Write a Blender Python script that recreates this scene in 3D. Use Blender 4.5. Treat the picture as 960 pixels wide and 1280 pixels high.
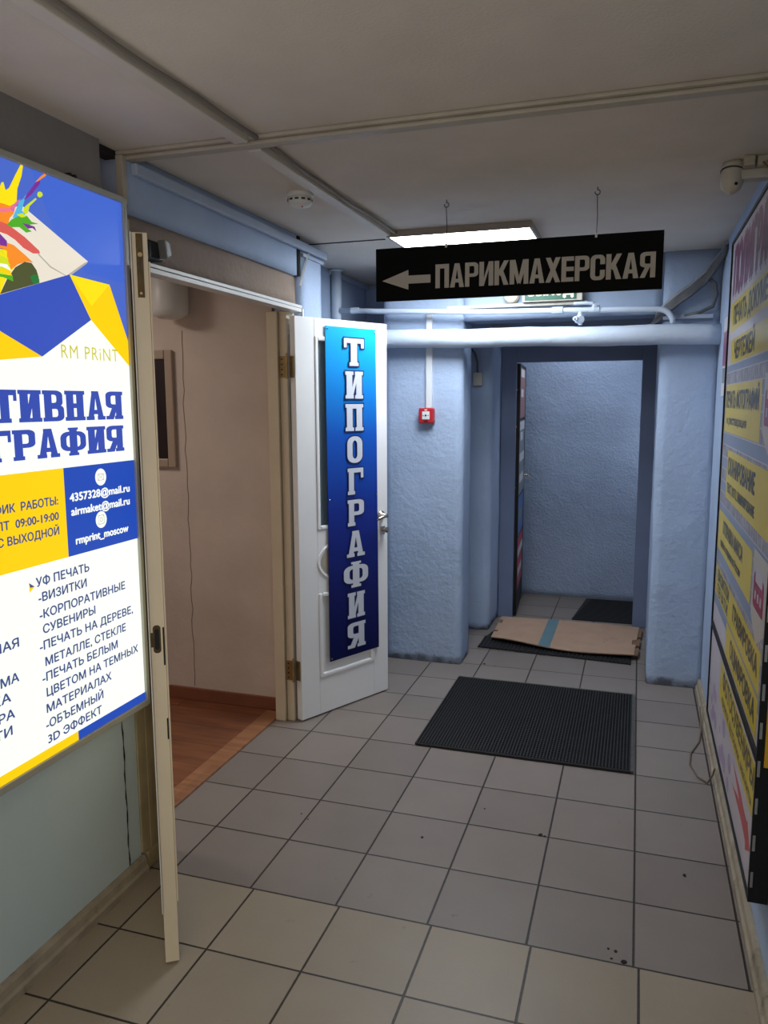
import bpy, bmesh, math, random
from mathutils import Matrix, Vector, noise
from mathutils.geometry import tessellate_polygon, delaunay_2d_cdt
import numpy as np

for o in list(bpy.data.objects):
    bpy.data.objects.remove(o)
SC = bpy.context.scene
COL = SC.collection
random.seed(7)

# ------------------------------------------------------------------ camera, exposure, world, large lights
yaw, pitch, roll = 0.3138, -0.1395, -0.0047
cy, sy, cp, sp = math.cos(yaw), math.sin(yaw), math.cos(pitch), math.sin(pitch)
fwd = Vector((-sy*cp, cy*cp, sp)); rt = Vector((cy, sy, 0)); up = rt.cross(fwd)
r2 = math.cos(roll)*rt + math.sin(roll)*up
u2 = -math.sin(roll)*rt + math.cos(roll)*up
cam_d = bpy.data.cameras.new('camera'); cam = bpy.data.objects.new('camera', cam_d); COL.objects.link(cam)
cam.matrix_world = Matrix(((r2.x, u2.x, -fwd.x, 1.455), (r2.y, u2.y, -fwd.y, -1.817), (r2.z, u2.z, -fwd.z, 1.578), (0, 0, 0, 1)))
cam_d.sensor_fit = 'VERTICAL'; cam_d.sensor_height = 36; cam_d.sensor_width = 27
cam_d.lens = 976.57/1280*36
cam_d.clip_start = 0.02; cam_d.clip_end = 60
SC.camera = cam

SC.view_settings.view_transform = 'Standard'
SC.view_settings.look = 'None'
SC.view_settings.gamma = 1
SC.view_settings.use_curve_mapping = False
SC.view_settings.exposure = 0.0

W = bpy.data.worlds.new('world'); SC.world = W; W.use_nodes = True
W.node_tree.nodes['Background'].inputs[0].default_value = (0.5, 0.55, 0.65, 1)
W.node_tree.nodes['Background'].inputs[1].default_value = 0.02

def area(name, loc, size, energy, color, rot=(0, 0, 0), size_y=None):
    l = bpy.data.lights.new(name, 'AREA'); l.energy = energy; l.color = color; l.size = size
    if size_y: l.shape = 'RECTANGLE'; l.size_y = size_y
    o = bpy.data.objects.new(name, l); o.location = loc; o.rotation_euler = rot; COL.objects.link(o)
    return o
PANEL_STRENGTH = 24.0
PRINT_STRENGTH = 1.0
area('corridor_lamp', (0.75, -2.7, 2.31), 0.6, 6, (1.0, 0.92, 0.82))          # the corridor's next ceiling light, behind the camera
area('front_fill', (0.9, -2.9, 1.45), 1.5, 11, (1.0, 0.92, 0.82), rot=(math.radians(90), 0, 0), size_y=1.6)   # added fill light behind the camera, lifts ceiling, hanging sign and doors
area('side_fill', (1.82, -2.2, 1.35), 1.4, 11, (1.0, 0.93, 0.85), rot=(0, math.radians(90), 0), size_y=1.2)   # added fill from the right, brightens the left wall and near leaf
area('passage_lamp', (1.05, 4.10, 2.28), 0.5, 4.5, (0.84, 0.91, 1.0), size_y=0.3)  # lights the passage beyond the far doorway
area('passage_side_fill', (1.93, 4.16, 1.35), 0.55, 2.5, (0.86, 0.93, 1.0), rot=(0, math.radians(90), 0), size_y=0.55)   # added unseen side light that evens out the far passage
area('office_lamp', (-1.5, 0.6, 2.36), 0.5, 13, (1.0, 0.90, 0.82))              # lamp in the office behind the double door

# ------------------------------------------------------------------ helpers
def lin(c):
    c /= 255.0
    return c/12.92 if c <= 0.04045 else ((c+0.055)/1.055)**2.4
def S(r, g, b): return (lin(r), lin(g), lin(b), 1)

def mat(name, col, rough=0.6, metal=0.0, var=0.0, vscale=8.0, bump=0.0, bscale=60.0, emit=0.0, dirt=None, spec=0.5):
    m = bpy.data.materials.new(name); m.use_nodes = True
    nt = m.node_tree; b = nt.nodes['Principled BSDF']
    b.inputs['Base Color'].default_value = col; b.inputs['Roughness'].default_value = rough
    b.inputs['Metallic'].default_value = metal; b.inputs['Specular IOR Level'].default_value = spec
    if emit:
        b.inputs['Emission Color'].default_value = col; b.inputs['Emission Strength'].default_value = emit
    tc = nt.nodes.new('ShaderNodeTexCoord'); last = None
    if var:
        n = nt.nodes.new('ShaderNodeTexNoise'); n.inputs['Scale'].default_value = vscale; n.inputs['Detail'].default_value = 6
        nt.links.new(tc.outputs['Object'], n.inputs['Vector'])
        mr = nt.nodes.new('ShaderNodeMapRange'); mr.inputs[1].default_value = 0.3; mr.inputs[2].default_value = 0.7
        mr.inputs[3].default_value = 1-var; mr.inputs[4].default_value = 1+var*0.6
        nt.links.new(n.outputs[0], mr.inputs[0])
        mx = nt.nodes.new('ShaderNodeMix'); mx.data_type = 'RGBA'; mx.blend_type = 'MULTIPLY'; mx.inputs[0].default_value = 1
        mx.inputs[6].default_value = col; nt.links.new(mr.outputs[0], mx.inputs[7])
        last = mx.outputs[2]
    if dirt:
        dcol, lo, hi, sc = dirt
        n = nt.nodes.new('ShaderNodeTexNoise'); n.inputs['Scale'].default_value = sc; n.inputs['Detail'].default_value = 8
        n.inputs['Roughness'].default_value = 0.7
        nt.links.new(tc.outputs['Object'], n.inputs['Vector'])
        mr = nt.nodes.new('ShaderNodeMapRange'); mr.inputs[1].default_value = lo; mr.inputs[2].default_value = hi
        nt.links.new(n.outputs[0], mr.inputs[0])
        mx = nt.nodes.new('ShaderNodeMix'); mx.data_type = 'RGBA'
        if last: nt.links.new(last, mx.inputs[6])
        else: mx.inputs[6].default_value = col
        mx.inputs[7].default_value = dcol; nt.links.new(mr.outputs[0], mx.inputs[0]); last = mx.outputs[2]
    if last:
        nt.links.new(last, b.inputs['Base Color'])
        if emit: nt.links.new(last, b.inputs['Emission Color'])
    if bump:
        n = nt.nodes.new('ShaderNodeTexNoise'); n.inputs['Scale'].default_value = bscale; n.inputs['Detail'].default_value = 5
        nt.links.new(tc.outputs['Object'], n.inputs['Vector'])
        bp = nt.nodes.new('ShaderNodeBump'); bp.inputs['Strength'].default_value = 1.0; bp.inputs['Distance'].default_value = bump
        nt.links.new(n.outputs[0], bp.inputs['Height']); nt.links.new(bp.outputs[0], b.inputs['Normal'])
    return m

ROOT = {}    # object -> world location of its local frame
class MB:
    def __init__(s): s.v = []; s.f = []; s.mi = []; s.mats = []; s.M = None; s.lay = 0
    def m(s, mt):
        if mt not in s.mats: s.mats.append(mt)
        return s.mats.index(mt)
    def add(s, vs, fs, mt):
        k = len(s.v); i = s.m(mt)
        for v in vs:
            v = Vector(v); s.v.append(s.M @ v if s.M else v)
        for f in fs: s.f.append([k+j for j in f]); s.mi.append(i)
        return s
    def box(s, x0, x1, y0, y1, z0, z1, mt):
        vs = [(x, y, z) for x in (x0, x1) for y in (y0, y1) for z in (z0, z1)]
        return s.add(vs, [(0, 1, 3, 2), (4, 6, 7, 5), (0, 4, 5, 1), (2, 3, 7, 6), (0, 2, 6, 4), (1, 5, 7, 3)], mt)
    def poly(s, pts, mt): return s.add(pts, [list(range(len(pts)))], mt)
    def prism(s, pts, off, mt):
        n = len(pts); off = Vector(off); a = [Vector(p) for p in pts]; vs = a+[p+off for p in a]
        fs = [list(range(n)), list(range(n, 2*n))[::-1]]+[(i, (i+1) % n, n+(i+1) % n, n+i) for i in range(n)]
        return s.add(vs, fs, mt)
    def tube(s, path, r, mt, seg=12, cap=True):
        P = [Vector(p) for p in path]; n = len(P)
        R = r if isinstance(r, (list, tuple)) else [r]*n
        vs = []; fs = []; ref = None
        for i in range(n):
            t = (P[min(i+1, n-1)]-P[max(i-1, 0)]).normalized()
            if ref is None:
                ref = Vector((0, 0, 1)) if abs(t.z) < 0.9 else Vector((1, 0, 0))
            a = (ref-t*ref.dot(t)).normalized(); b = t.cross(a); ref = a
            for k in range(seg):
                w = 2*math.pi*k/seg; vs.append(P[i]+(a*math.cos(w)+b*math.sin(w))*R[i])
        for i in range(n-1):
            for k in range(seg):
                fs.append((i*seg+k, i*seg+(k+1) % seg, (i+1)*seg+(k+1) % seg, (i+1)*seg+k))
        if cap: fs.append(list(range(seg))[::-1]); fs.append(list(range((n-1)*seg, n*seg)))
        return s.add(vs, fs, mt)
    def lathe(s, prof, org, ax, mt, seg=24):      # prof: (radius, height along axis)
        ax = Vector(ax).normalized(); org = Vector(org)
        ref = Vector((0, 0, 1)) if abs(ax.z) < 0.9 else Vector((1, 0, 0))
        a = (ref-ax*ref.dot(ax)).normalized(); b = ax.cross(a); vs = []; fs = []
        for r, h in prof:
            for k in range(seg):
                w = 2*math.pi*k/seg; vs.append(org+ax*h+(a*math.cos(w)+b*math.sin(w))*max(r, 1e-5))
        for i in range(len(prof)-1):
            for k in range(seg): fs.append((i*seg+k, i*seg+(k+1) % seg, (i+1)*seg+(k+1) % seg, (i+1)*seg+k))
        fs.append(list(range(seg))[::-1]); fs.append(list(range((len(prof)-1)*seg, len(prof)*seg)))
        return s.add(vs, fs, mt)
    def flat(s, loops, fn, mt, layer):            # 2-D loops (outer, holes) on a surface: fn(u, v, layer) -> point
        L3 = [[Vector((u, v, 0)) for u, v in lp] for lp in loops]
        tri = tessellate_polygon(L3)
        return s.add([fn(p.x, p.y, layer) for lp in L3 for p in lp], tri, mt)
    def build(s, name, parent=None, smooth=False, bevel=0.0, recalc=True):
        if parent is not None: loc = ROOT[parent]
        else:
            xs = [v.x for v in s.v]; ys = [v.y for v in s.v]; zs = [v.z for v in s.v]
            loc = Vector(((min(xs)+max(xs))/2, (min(ys)+max(ys))/2, min(zs)))
        me = bpy.data.meshes.new(name); me.from_pydata([v-loc for v in s.v], [], s.f)
        for mt in s.mats: me.materials.append(mt)
        for p, i in zip(me.polygons, s.mi): p.material_index = i; p.use_smooth = smooth
        if recalc:
            bm = bmesh.new(); bm.from_mesh(me); bmesh.ops.recalc_face_normals(bm, faces=bm.faces); bm.to_mesh(me); bm.free()
        o = bpy.data.objects.new(name, me); COL.objects.link(o)
        if parent is not None: o.parent = parent; ROOT[o] = ROOT[parent]
        else: o.location = loc; ROOT[o] = loc
        if bevel:
            b = o.modifiers.new('bevel', 'BEVEL'); b.width = bevel; b.segments = 2; b.limit_method = 'ANGLE'; b.angle_limit = math.radians(40)
        return o

def thing(name, label, cat, loc, group=None):
    o = bpy.data.objects.new(name, None); o.empty_display_size = 0.05; COL.objects.link(o); o.location = loc
    ROOT[o] = Vector(loc); return tag(o, label, cat, group)
def tag(o, label, cat, group=None, kind=None):
    o['label'] = label; o['category'] = cat
    if group: o['group'] = group
    if kind: o['kind'] = kind
    return o
def struct(o, label, cat): return tag(o, label, cat, kind='structure')
def dup(root, off, label):
    r = root.copy(); COL.objects.link(r); r.location = root.location+Vector(off); r['label'] = label
    for ch in list(root.children):
        c = ch.copy(); COL.objects.link(c); c.parent = r
        for g in list(ch.children):
            d = g.copy(); COL.objects.link(d); d.parent = c
    return r

def rough_box(name, x0, x1, y0, y1, z0, z1, mt, label, amp=0.006, step=0.05, rnd=0.012):
    """plastered block: finely divided, edges rounded, surface a little uneven"""
    bm = bmesh.new()
    def rng(a, b):
        n = max(1, int(round((b-a)/step))); return [a+(b-a)*i/n for i in range(n+1)]
    X, Y, Z = rng(x0, x1), rng(y0, y1), rng(z0, z1); cache = {}
    def V(x, y, z):
        k = (round(x, 5), round(y, 5), round(z, 5))
        if k not in cache:
            p = Vector((x, y, z)); c = Vector((0, 0, 0)); cnt = 0
            for i, (a, b) in enumerate(((x0, x1), (y0, y1))):
                if abs(p[i]-a) < 1e-6: c[i] += 1; cnt += 1
                if abs(p[i]-b) < 1e-6: c[i] -= 1; cnt += 1
            if cnt > 1: p += c*rnd*0.5
            q = Vector((x*2.3, y*2.3, z*1.6)); d = noise.noise_vector(q)*amp+noise.noise_vector(q*5)*amp*0.45
            d.z = 0
            if z < 0.04: d *= 1.3
            cache[k] = bm.verts.new(p+d)
        return cache[k]
    def grid(f, A, B):
        for i in range(len(A)-1):
            for j in range(len(B)-1):
                fc = bm.faces.new((f(A[i], B[j]), f(A[i+1], B[j]), f(A[i+1], B[j+1]), f(A[i], B[j+1]))); fc.smooth = True
    for x in (x0, x1): grid(lambda a, b: V(x, a, b), Y, Z)
    for y in (y0, y1): grid(lambda a, b: V(a, y, b), X, Z)
    for z in (z0, z1): grid(lambda a, b: V(a, b, z), X, Y)
    bmesh.ops.recalc_face_normals(bm, faces=bm.faces)
    me = bpy.data.meshes.new(name); bm.to_mesh(me); bm.free(); me.materials.append(mt)
    o = bpy.data.objects.new(name, me); COL.objects.link(o); ROOT[o] = Vector((0, 0, 0))
    return struct(o, label, 'wall')

# ---- lettering
BASE_FONT = {}
def text2d(txt, bold=0.0, spacing=1.0):
    """outline of a line of text, filled by winding number (overlapping strokes stay solid)"""
    k = (txt, spacing)
    if k in BASE_FONT: return BASE_FONT[k]
    c = bpy.data.curves.new('txt', 'FONT'); c.body = txt; c.space_character = spacing; c.resolution_u = 3; c.fill_mode = 'NONE'
    o = bpy.data.objects.new('txt', c); COL.objects.link(o); bpy.context.view_layer.update()
    me = bpy.data.meshes.new_from_object(o.evaluated_get(bpy.context.evaluated_depsgraph_get()))
    co = [Vector((v.co.x, v.co.y)) for v in me.vertices]; ed = [tuple(e.vertices) for e in me.edges]
    # directed edges: every closed outline is followed in one sense
    nx = {}
    for a, b in ed: nx.setdefault(a, []).append(b); nx.setdefault(b, []).append(a)
    seen = set(); dirE = []
    for st in sorted(nx):
        if st in seen: continue
        lp = [st]; seen.add(st); cur = st+1 if st+1 in nx[st] else nx[st][0]
        while cur not in seen:
            seen.add(cur); lp.append(cur); n = [q for q in nx[cur] if q not in seen]
            if not n: break
            cur = n[0]
        dirE += [(lp[q-1], lp[q]) for q in range(len(lp))]
    r = delaunay_2d_cdt(co, ed, [], 0, 1e-6)
    V2, F2 = r[0], r[2]
    P = np.array([co[a][:] for a, b in dirE]); Q = np.array([co[b][:] for a, b in dirE]); keep = []
    for f in F2:
        cx = sum(V2[q].x for q in f)/len(f); cy2 = sum(V2[q].y for q in f)/len(f)
        up_ = (P[:, 1] <= cy2) & (Q[:, 1] > cy2); dn = (P[:, 1] > cy2) & (Q[:, 1] <= cy2)
        side = (Q[:, 0]-P[:, 0])*(cy2-P[:, 1])-(cx-P[:, 0])*(Q[:, 1]-P[:, 1])
        if int((up_ & (side > 0)).sum())-int((dn & (side < 0)).sum()) != 0: keep.append(list(f))
    bpy.data.objects.remove(o); bpy.data.curves.remove(c); bpy.data.meshes.remove(me)
    used = sorted({q for f in keep for q in f}); mp = {q: i for i, q in enumerate(used)}
    BASE_FONT[k] = ([(V2[q].x, V2[q].y) for q in used], [[mp[q] for q in f] for f in keep]); return BASE_FONT[k]
def put_text(mb, txt, u0, u1, v0, v1, fn, mt, layer, bold=0.0, ref=None, spacing=1.0):
    """fit a line of text into the box u0..u1 x v0..v1 (v range = cap height of the line)"""
    vs, fs = text2d(txt, min(bold, 0.0), spacing)
    xs = [p[0] for p in vs]; a, b = min(xs), max(xs)
    c0, c1 = 0.0, 0.72
    if ref == 'lower': c1 = 0.75
    w = bold*(v1-v0)*2.2          # heavier weight: the same line laid again, shifted by a stroke fraction
    for i, (du, dv) in enumerate(((0, 0), (w, 0), (-w, 0), (0, w*0.7), (0, -w*0.7)) if bold > 0 else ((0, 0),)):
        mb.add([fn(u0+(x-a)/(b-a)*(u1-u0)+du, v0+(y-c0)/(c1-c0)*(v1-v0)+dv, layer+0.06*i) for x, y in vs], fs, mt)

def arc(cx, cy_, rx, ry, a0, a1, n=10):
    return [(cx+rx*math.cos(math.radians(a0+(a1-a0)*i/n)), cy_+ry*math.sin(math.radians(a0+(a1-a0)*i/n))) for i in range(n+1)]
def rrect(x0, x1, y0, y1, rx, ry):
    return arc(x1-rx, y1-ry, rx, ry, 0, 90, 6)+arc(x0+rx, y1-ry, rx, ry, 90, 180, 6)+arc(x0+rx, y0+ry, rx, ry, 180, 270, 6)+arc(x1-rx, y0+ry, rx, ry, 270, 360, 6)
SLAB_STEM = 0.36
def R_(x0, x1, y0, y1): return [[(x0, y0), (x1, y0), (x1, y1), (x0, y1)]]
def glyph(ch, slab):
    """bold block capital in a unit box; list of polygons, each [outer, holes...]"""
    st = SLAB_STEM if slab else 0.33; g = []
    sh = 0.13; e = 0.07
    if slab: L, Rr = e, 1-e
    else: L, Rr = 0.0, 1.0
    def foot(x0, x1, top=False, bot=True):
        if slab:
            if bot: g.append(R_(x0-e, x1+e, 0, sh))
            if top: g.append(R_(x0-e, x1+e, 1-sh, 1))
    def stem(x0, x1, top=True): g.append(R_(x0, x1, 0, 1)); foot(x0, x1, top)
    bar = 0.17 if slab else 0.18
    if ch == 'Т':
        g.append(R_(0.5-st/2, 0.5+st/2, 0, 1)); g.append(R_(0, 1, 1-bar, 1)); foot(0.5-st/2, 0.5+st/2)
        if slab: g.append(R_(0, 0.14, 0.66, 1)); g.append(R_(0.86, 1, 0.66, 1))
    elif ch == 'И':
        stem(L, L+st); stem(Rr-st, Rr)
        g.append([[(L+st*0.5, 0.0), (L+st, 0.0), (Rr-st*0.5, 1.0), (Rr-st, 1.0)]])
        g.append([[(L+st*0.6, 0.02), (L+st+0.02, 0.22), (Rr-st*0.6, 0.98), (Rr-st-0.02, 0.78)]])
    elif ch == 'П':
        stem(L, L+st); stem(Rr-st, Rr); g.append(R_(L, Rr, 1-bar, 1))
    elif ch == 'Н':
        stem(L, L+st); stem(Rr-st, Rr); g.append(R_(L, Rr, 0.42, 0.58))
    elif ch == 'О':
        g.append([rrect(L*0.5, 1-L*0.5, 0, 1, 0.42, 0.27), rrect(L*0.5+st, 1-L*0.5-st, 0.15, 0.85, 0.18, 0.16)[::-1]])
    elif ch == 'С':
        o = rrect(0, 1, 0, 1, 0.36, 0.2); i = rrect(st, 1-st, 0.15, 0.85, 0.12, 0.08)
        g.append([arc(0.64, 0.8, 0.36, 0.2, 0, 90, 6)+arc(0.36, 0.8, 0.36, 0.2, 90, 180, 6)+arc(0.36, 0.2, 0.36, 0.2, 180, 270, 6)+arc(0.64, 0.2, 0.36, 0.2, 270, 360, 6)
                  + [(1, 0.4), (1-st, 0.4), (1-st, 0.2)]+arc(0.5, 0.2, 0.17, 0.06, 360, 180, 6)+arc(0.5, 0.8, 0.17, 0.06, 180, 0, 6)+[(1-st, 0.62), (1, 0.62)]])
    elif ch == 'Г':
        stem(L, L+st); g.append(R_(L, 1, 1-bar, 1))
        if slab: g.append(R_(0.84, 1, 0.62, 1))
    elif ch in 'РЯВК':
        pass
    if ch == 'Р':
        stem(L, L+st)
        g.append([[(L+st, 1)]+arc(0.66, 0.86, 0.34, 0.14, 90, 0, 5)+arc(0.66, 0.54, 0.34, 0.14, 0, -90, 5)+[(L+st, 0.4)]+[(L+st, 0.54)]+arc(0.60, 0.61, 0.10, 0.07, -90, 0, 4)+arc(0.60, 0.78, 0.10, 0.07, 0, 90, 4)+[(L+st, 0.85)]])
    elif ch == 'Я':
        stem(Rr-st, Rr)
        g.append([[(Rr-st, 1)]+arc(0.34, 0.86, 0.34, 0.14, 90, 180, 5)+arc(0.34, 0.54, 0.34, 0.14, 180, 270, 5)+[(Rr-st, 0.4)]+[(Rr-st, 0.54)]+arc(0.40, 0.61, 0.10, 0.07, 270, 180, 4)+arc(0.40, 0.78, 0.10, 0.07, 180, 90, 4)+[(Rr-st, 0.85)]])
        g.append([[(L, 0), (L+st, 0), (0.66, 0.44), (0.36, 0.44)]]); foot(L, L+st*0.8)
    elif ch == 'В':
        stem(L, L+st)
        for y0, y1, rx in ((0, 0.54, 1.0), (0.46, 1.0, 0.95)):
            h = y1-y0
            g.append([[(L+st, y1)]+arc(rx-0.34, y1-0.15, 0.34, 0.15, 90, 0, 5)+arc(rx-0.34, y0+0.15, 0.34, 0.15, 0, -90, 5)+[(L+st, y0), (L+st, y0+0.14)]+arc(rx-0.4, y0+0.22, 0.1, 0.08, -90, 0, 4)+arc(rx-0.4, y1-0.22, 0.1, 0.08, 0, 90, 4)+[(L+st, y1-0.14)]])
    elif ch == 'К':
        stem(L, L+st)
        g.append([[(L+st, 0.42), (L+st+0.12, 0.36), (1, 1), (1-st, 1), (L+st, 0.62)]])
        g.append([[(L+st+0.03, 0.56), (L+st+0.2, 0.72), (1, 0), (1-st-0.02, 0)]])
    elif ch == 'А':
        t = 0.17
        g.append([[(0, 0) if not slab else (e, 0), (st, 0) if not slab else (e+st*0.85, 0), (0.52, 0.86), (0.52, 1), (0.5-t, 1)]])
        g.append([[(1, 0) if not slab else (1-e, 0), (0.5+t, 1), (0.48, 1), (0.48, 0.86), (1-st, 0) if not slab else (1-e-st*0.85, 0)]])
        g.append(R_(0.26, 0.74, 0.2, 0.35))
        if slab: g.append(R_(0, 0.42, 0, sh)); g.append(R_(0.58, 1, 0, sh)); g.append(R_(0.3, 0.6, 1-0.1, 1))
    elif ch == 'Ф':
        g.append(R_(0.5-st*0.42, 0.5+st*0.42, 0, 1))
        g.append([rrect(0, 1, 0.17, 0.86, 0.3, 0.22), rrect(0.23, 0.77, 0.31, 0.72, 0.12, 0.12)[::-1]])
        if slab: g.append(R_(0.3, 0.7, 0, 0.1)); g.append(R_(0.3, 0.7, 0.92, 1))
    elif ch == 'М':
        s2 = 0.25
        g.append(R_(0, s2, 0, 1)); g.append(R_(1-s2, 1, 0, 1))
        g.append([[(0.04, 1), (0.3, 1), (0.56, 0.1), (0.42, 0.0)]]); g.append([[(0.96, 1), (0.7, 1), (0.44, 0.1), (0.58, 0.0)]])
    elif ch == 'Х':
        g.append([[(0, 0), (st, 0), (1, 1), (1-st, 1)]]); g.append([[(1, 0), (1-st, 0), (0, 1), (st, 1)]])
    elif ch == 'Е':
        g.append(R_(0, st+0.05, 0, 1))
        for y in (0, 0.42, 0.83): g.append(R_(0, 1, y, y+0.17))
    return g
def grow(lp, e):
    n = len(lp); A = sum(lp[i][0]*lp[(i+1) % n][1]-lp[(i+1) % n][0]*lp[i][1] for i in range(n)); sgn = 1 if A > 0 else -1
    out = []
    for i in range(n):
        p, q, r = lp[i-1], lp[i], lp[(i+1) % n]
        a = Vector((q[0]-p[0], q[1]-p[1])); b = Vector((r[0]-q[0], r[1]-q[1]))
        if a.length < 1e-7 or b.length < 1e-7: out.append(q); continue
        a.normalize(); b.normalize(); na = Vector((a.y, -a.x)); nb = Vector((b.y, -b.x)); m = na+nb
        if m.length < 0.3: out.append(q); continue
        m = m.normalized(); k = e/max(0.35, m.dot(na)); out.append((q[0]+m.x*k*sgn, q[1]+m.y*k*sgn))
    return out
def put_glyph(mb, ch, slab, u0, u1, v0, v1, fn, mt, layer, outline=None, ow=0.0):
    for i, loops in enumerate(glyph(ch, slab)):
        lp = [[(u0+x*(u1-u0), v0+y*(v1-v0)) for x, y in l] for l in loops]
        mb.flat(lp, fn, mt, layer+0.3+i*0.08)
        if outline:
            big = [grow(l, ow) if j == 0 else [p for p in grow(l, -ow)] for j, l in enumerate(lp)]
            mb.flat(big, fn, outline, layer-0.9+i*0.08)
WID = {'Т': 1.0, 'И': 1.0, 'П': 1.0, 'О': 0.95, 'Г': 0.82, 'Р': 0.95, 'А': 1.02, 'Ф': 1.25, 'Я': 0.98, 'В': 0.98, 'Н': 1.0, 'К': 1.0, 'М': 1.3, 'Х': 1.0, 'Е': 0.82, 'С': 0.95}
def put_word(mb, word, slab, u0, u1, v0, v1, fn, mt, layer, gap=0.12, **kw):
    tot = sum(WID[c] for c in word)+gap*(len(word)-1); k = (u1-u0)/tot; u = u0
    for c in word:
        put_glyph(mb, c, slab, u, u+WID[c]*k, v0, v1, fn, mt, layer, **kw); u += (WID[c]+gap)*k

# ------------------------------------------------------------------ materials
def plaster(name, col, bump, bscale, grime=False):
    m = mat(name, col, rough=0.75, var=0.10, vscale=3.0, bump=0.0, spec=0.25)
    nt = m.node_tree; b = nt.nodes['Principled BSDF']; tc = [n for n in nt.nodes if n.type == 'TEX_COORD'][0]
    n1 = nt.nodes.new('ShaderNodeTexNoise'); n1.inputs['Scale'].default_value = bscale; n1.inputs['Detail'].default_value = 7; n1.inputs['Roughness'].default_value = 0.62
    n2 = nt.nodes.new('ShaderNodeTexNoise'); n2.inputs['Scale'].default_value = bscale*0.18; n2.inputs['Detail'].default_value = 2
    for n in (n1, n2): nt.links.new(tc.outputs['Object'], n.inputs['Vector'])
    ad = nt.nodes.new('ShaderNodeMath'); ad.operation = 'ADD'
    nt.links.new(n1.outputs[0], ad.inputs[0]); nt.links.new(n2.outputs[0], ad.inputs[1])
    bp = nt.nodes.new('ShaderNodeBump'); bp.inputs['Distance'].default_value = bump
    nt.links.new(ad.outputs[0], bp.inputs['Height']); nt.links.new(bp.outputs[0], b.inputs['Normal'])
    if grime:      # a ragged line of mop dirt on the bottom few centimetres
        geo = nt.nodes.new('ShaderNodeNewGeometry'); sx = nt.nodes.new('ShaderNodeSeparateXYZ'); nt.links.new(geo.outputs['Position'], sx.inputs[0])
        ns = nt.nodes.new('ShaderNodeTexNoise'); ns.inputs['Scale'].default_value = 14; ns.inputs['Detail'].default_value = 6
        nt.links.new(tc.outputs['Object'], ns.inputs['Vector'])
        ma = nt.nodes.new('ShaderNodeMath'); ma.operation = 'MULTIPLY_ADD'; ma.inputs[1].default_value = -0.16; ma.inputs[2].default_value = 0.066
        nt.links.new(ns.outputs[0], ma.inputs[0])
        a2 = nt.nodes.new('ShaderNodeMath'); a2.operation = 'ADD'; nt.links.new(sx.outputs[2], a2.inputs[0]); nt.links.new(ma.outputs[0], a2.inputs[1])
        mr = nt.nodes.new('ShaderNodeMapRange'); mr.inputs[1].default_value = -0.01; mr.inputs[2].default_value = 0.02; mr.inputs[3].default_value = 0.6; mr.inputs[4].default_value = 0
        nt.links.new(a2.outputs[0], mr.inputs[0])
        src = b.inputs['Base Color'].links[0].from_socket
        mx = nt.nodes.new('ShaderNodeMix'); mx.data_type = 'RGBA'; nt.links.new(src, mx.inputs[6]); mx.inputs[7].default_value = S(62, 62, 60)
        nt.links.new(mr.outputs[0], mx.inputs[0]); nt.links.new(mx.outputs[2], b.inputs['Base Color'])
    return m
BLUE = S(164, 181, 207)
M_blue = plaster('blue_painted_plaster', BLUE, 0.006, 30, grime=True)
M_blue_rough = plaster('rough_blue_plaster', BLUE, 0.009, 55)
M_blue_smooth = plaster('blue_emulsion', BLUE, 0.002, 60)
M_greywall = mat('grey_upper_wall', S(128, 124, 120), 0.8, var=0.1, vscale=6, bump=0.001, bscale=60)  # darker grey for the wall band above the backlit sign
M_frame = mat('shaded_blue_steel_paint', S(112, 126, 156), 0.5, var=0.08, vscale=5)  # frame blue darkened to hold the shade of the far doorway
M_panelwall = mat('pale_green_wall_panel', S(192, 208, 211), 0.5, var=0.05, vscale=2, dirt=(S(40, 45, 45), 0.80, 0.82, 9), bump=0.0008, bscale=90)
M_rawplaster = plaster('raw_plaster', S(150, 132, 118), 0.006, 40)
M_room = plaster('cream_room_plaster', S(208, 192, 180), 0.003, 26)
M_ceiling = mat('ceiling_board', S(214, 204, 192), 0.85, var=0.05, vscale=5, bump=0.0012, bscale=120, spec=0.15)
M_trim = mat('aged_cream_trim', S(176, 166, 150), 0.5, var=0.10, vscale=10, bump=0.0008, bscale=40)
M_ductcable = mat('grey_ceiling_cable', S(126, 118, 108), 0.6)
M_duct = mat('cream_duct', S(206, 198, 184), 0.45, var=0.05)
M_trunk = mat('pale_trunking', S(206, 209, 212), 0.45)
M_bluetrim = mat('blue_grey_trim', S(168, 180, 200), 0.5, var=0.06, vscale=8)
M_darkgap = mat('dark_gap', S(30, 27, 25), 0.9)
M_skirt = mat('worn_grey_skirting', S(158, 147, 128), 0.6, var=0.22, vscale=14, dirt=(S(84, 74, 62), 0.56, 0.75, 11))
M_casing = mat('yellowed_wood_casing', S(170, 154, 120), 0.55, var=0.18, vscale=9)
M_cream = mat('cream_painted_door', S(220, 204, 176), 0.45, var=0.05, vscale=5, dirt=(S(92, 80, 66), 0.72, 0.76, 22), bump=0.0006, bscale=30)
M_whitedoor = mat('white_painted_door', S(238, 238, 238), 0.4, var=0.03, vscale=4, dirt=(S(120, 110, 98), 0.74, 0.82, 12))
M_glass = mat('frosted_door_glass', S(120, 140, 150), 0.25, bump=0.0025, bscale=160)
M_white = mat('white_plastic', S(215, 214, 210), 0.4, var=0.03)
M_dustywhite = mat('dusty_white_plastic', S(190, 184, 172), 0.5, var=0.08, vscale=20)
M_pipe = mat('painted_pipe', S(196, 208, 224), 0.4, var=0.06, vscale=12, bump=0.003, bscale=40, dirt=(S(120, 132, 150), 0.66, 0.8, 8))
M_brass = mat('brass', S(172, 148, 102), 0.4, metal=0.8, var=0.2, vscale=30)
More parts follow.
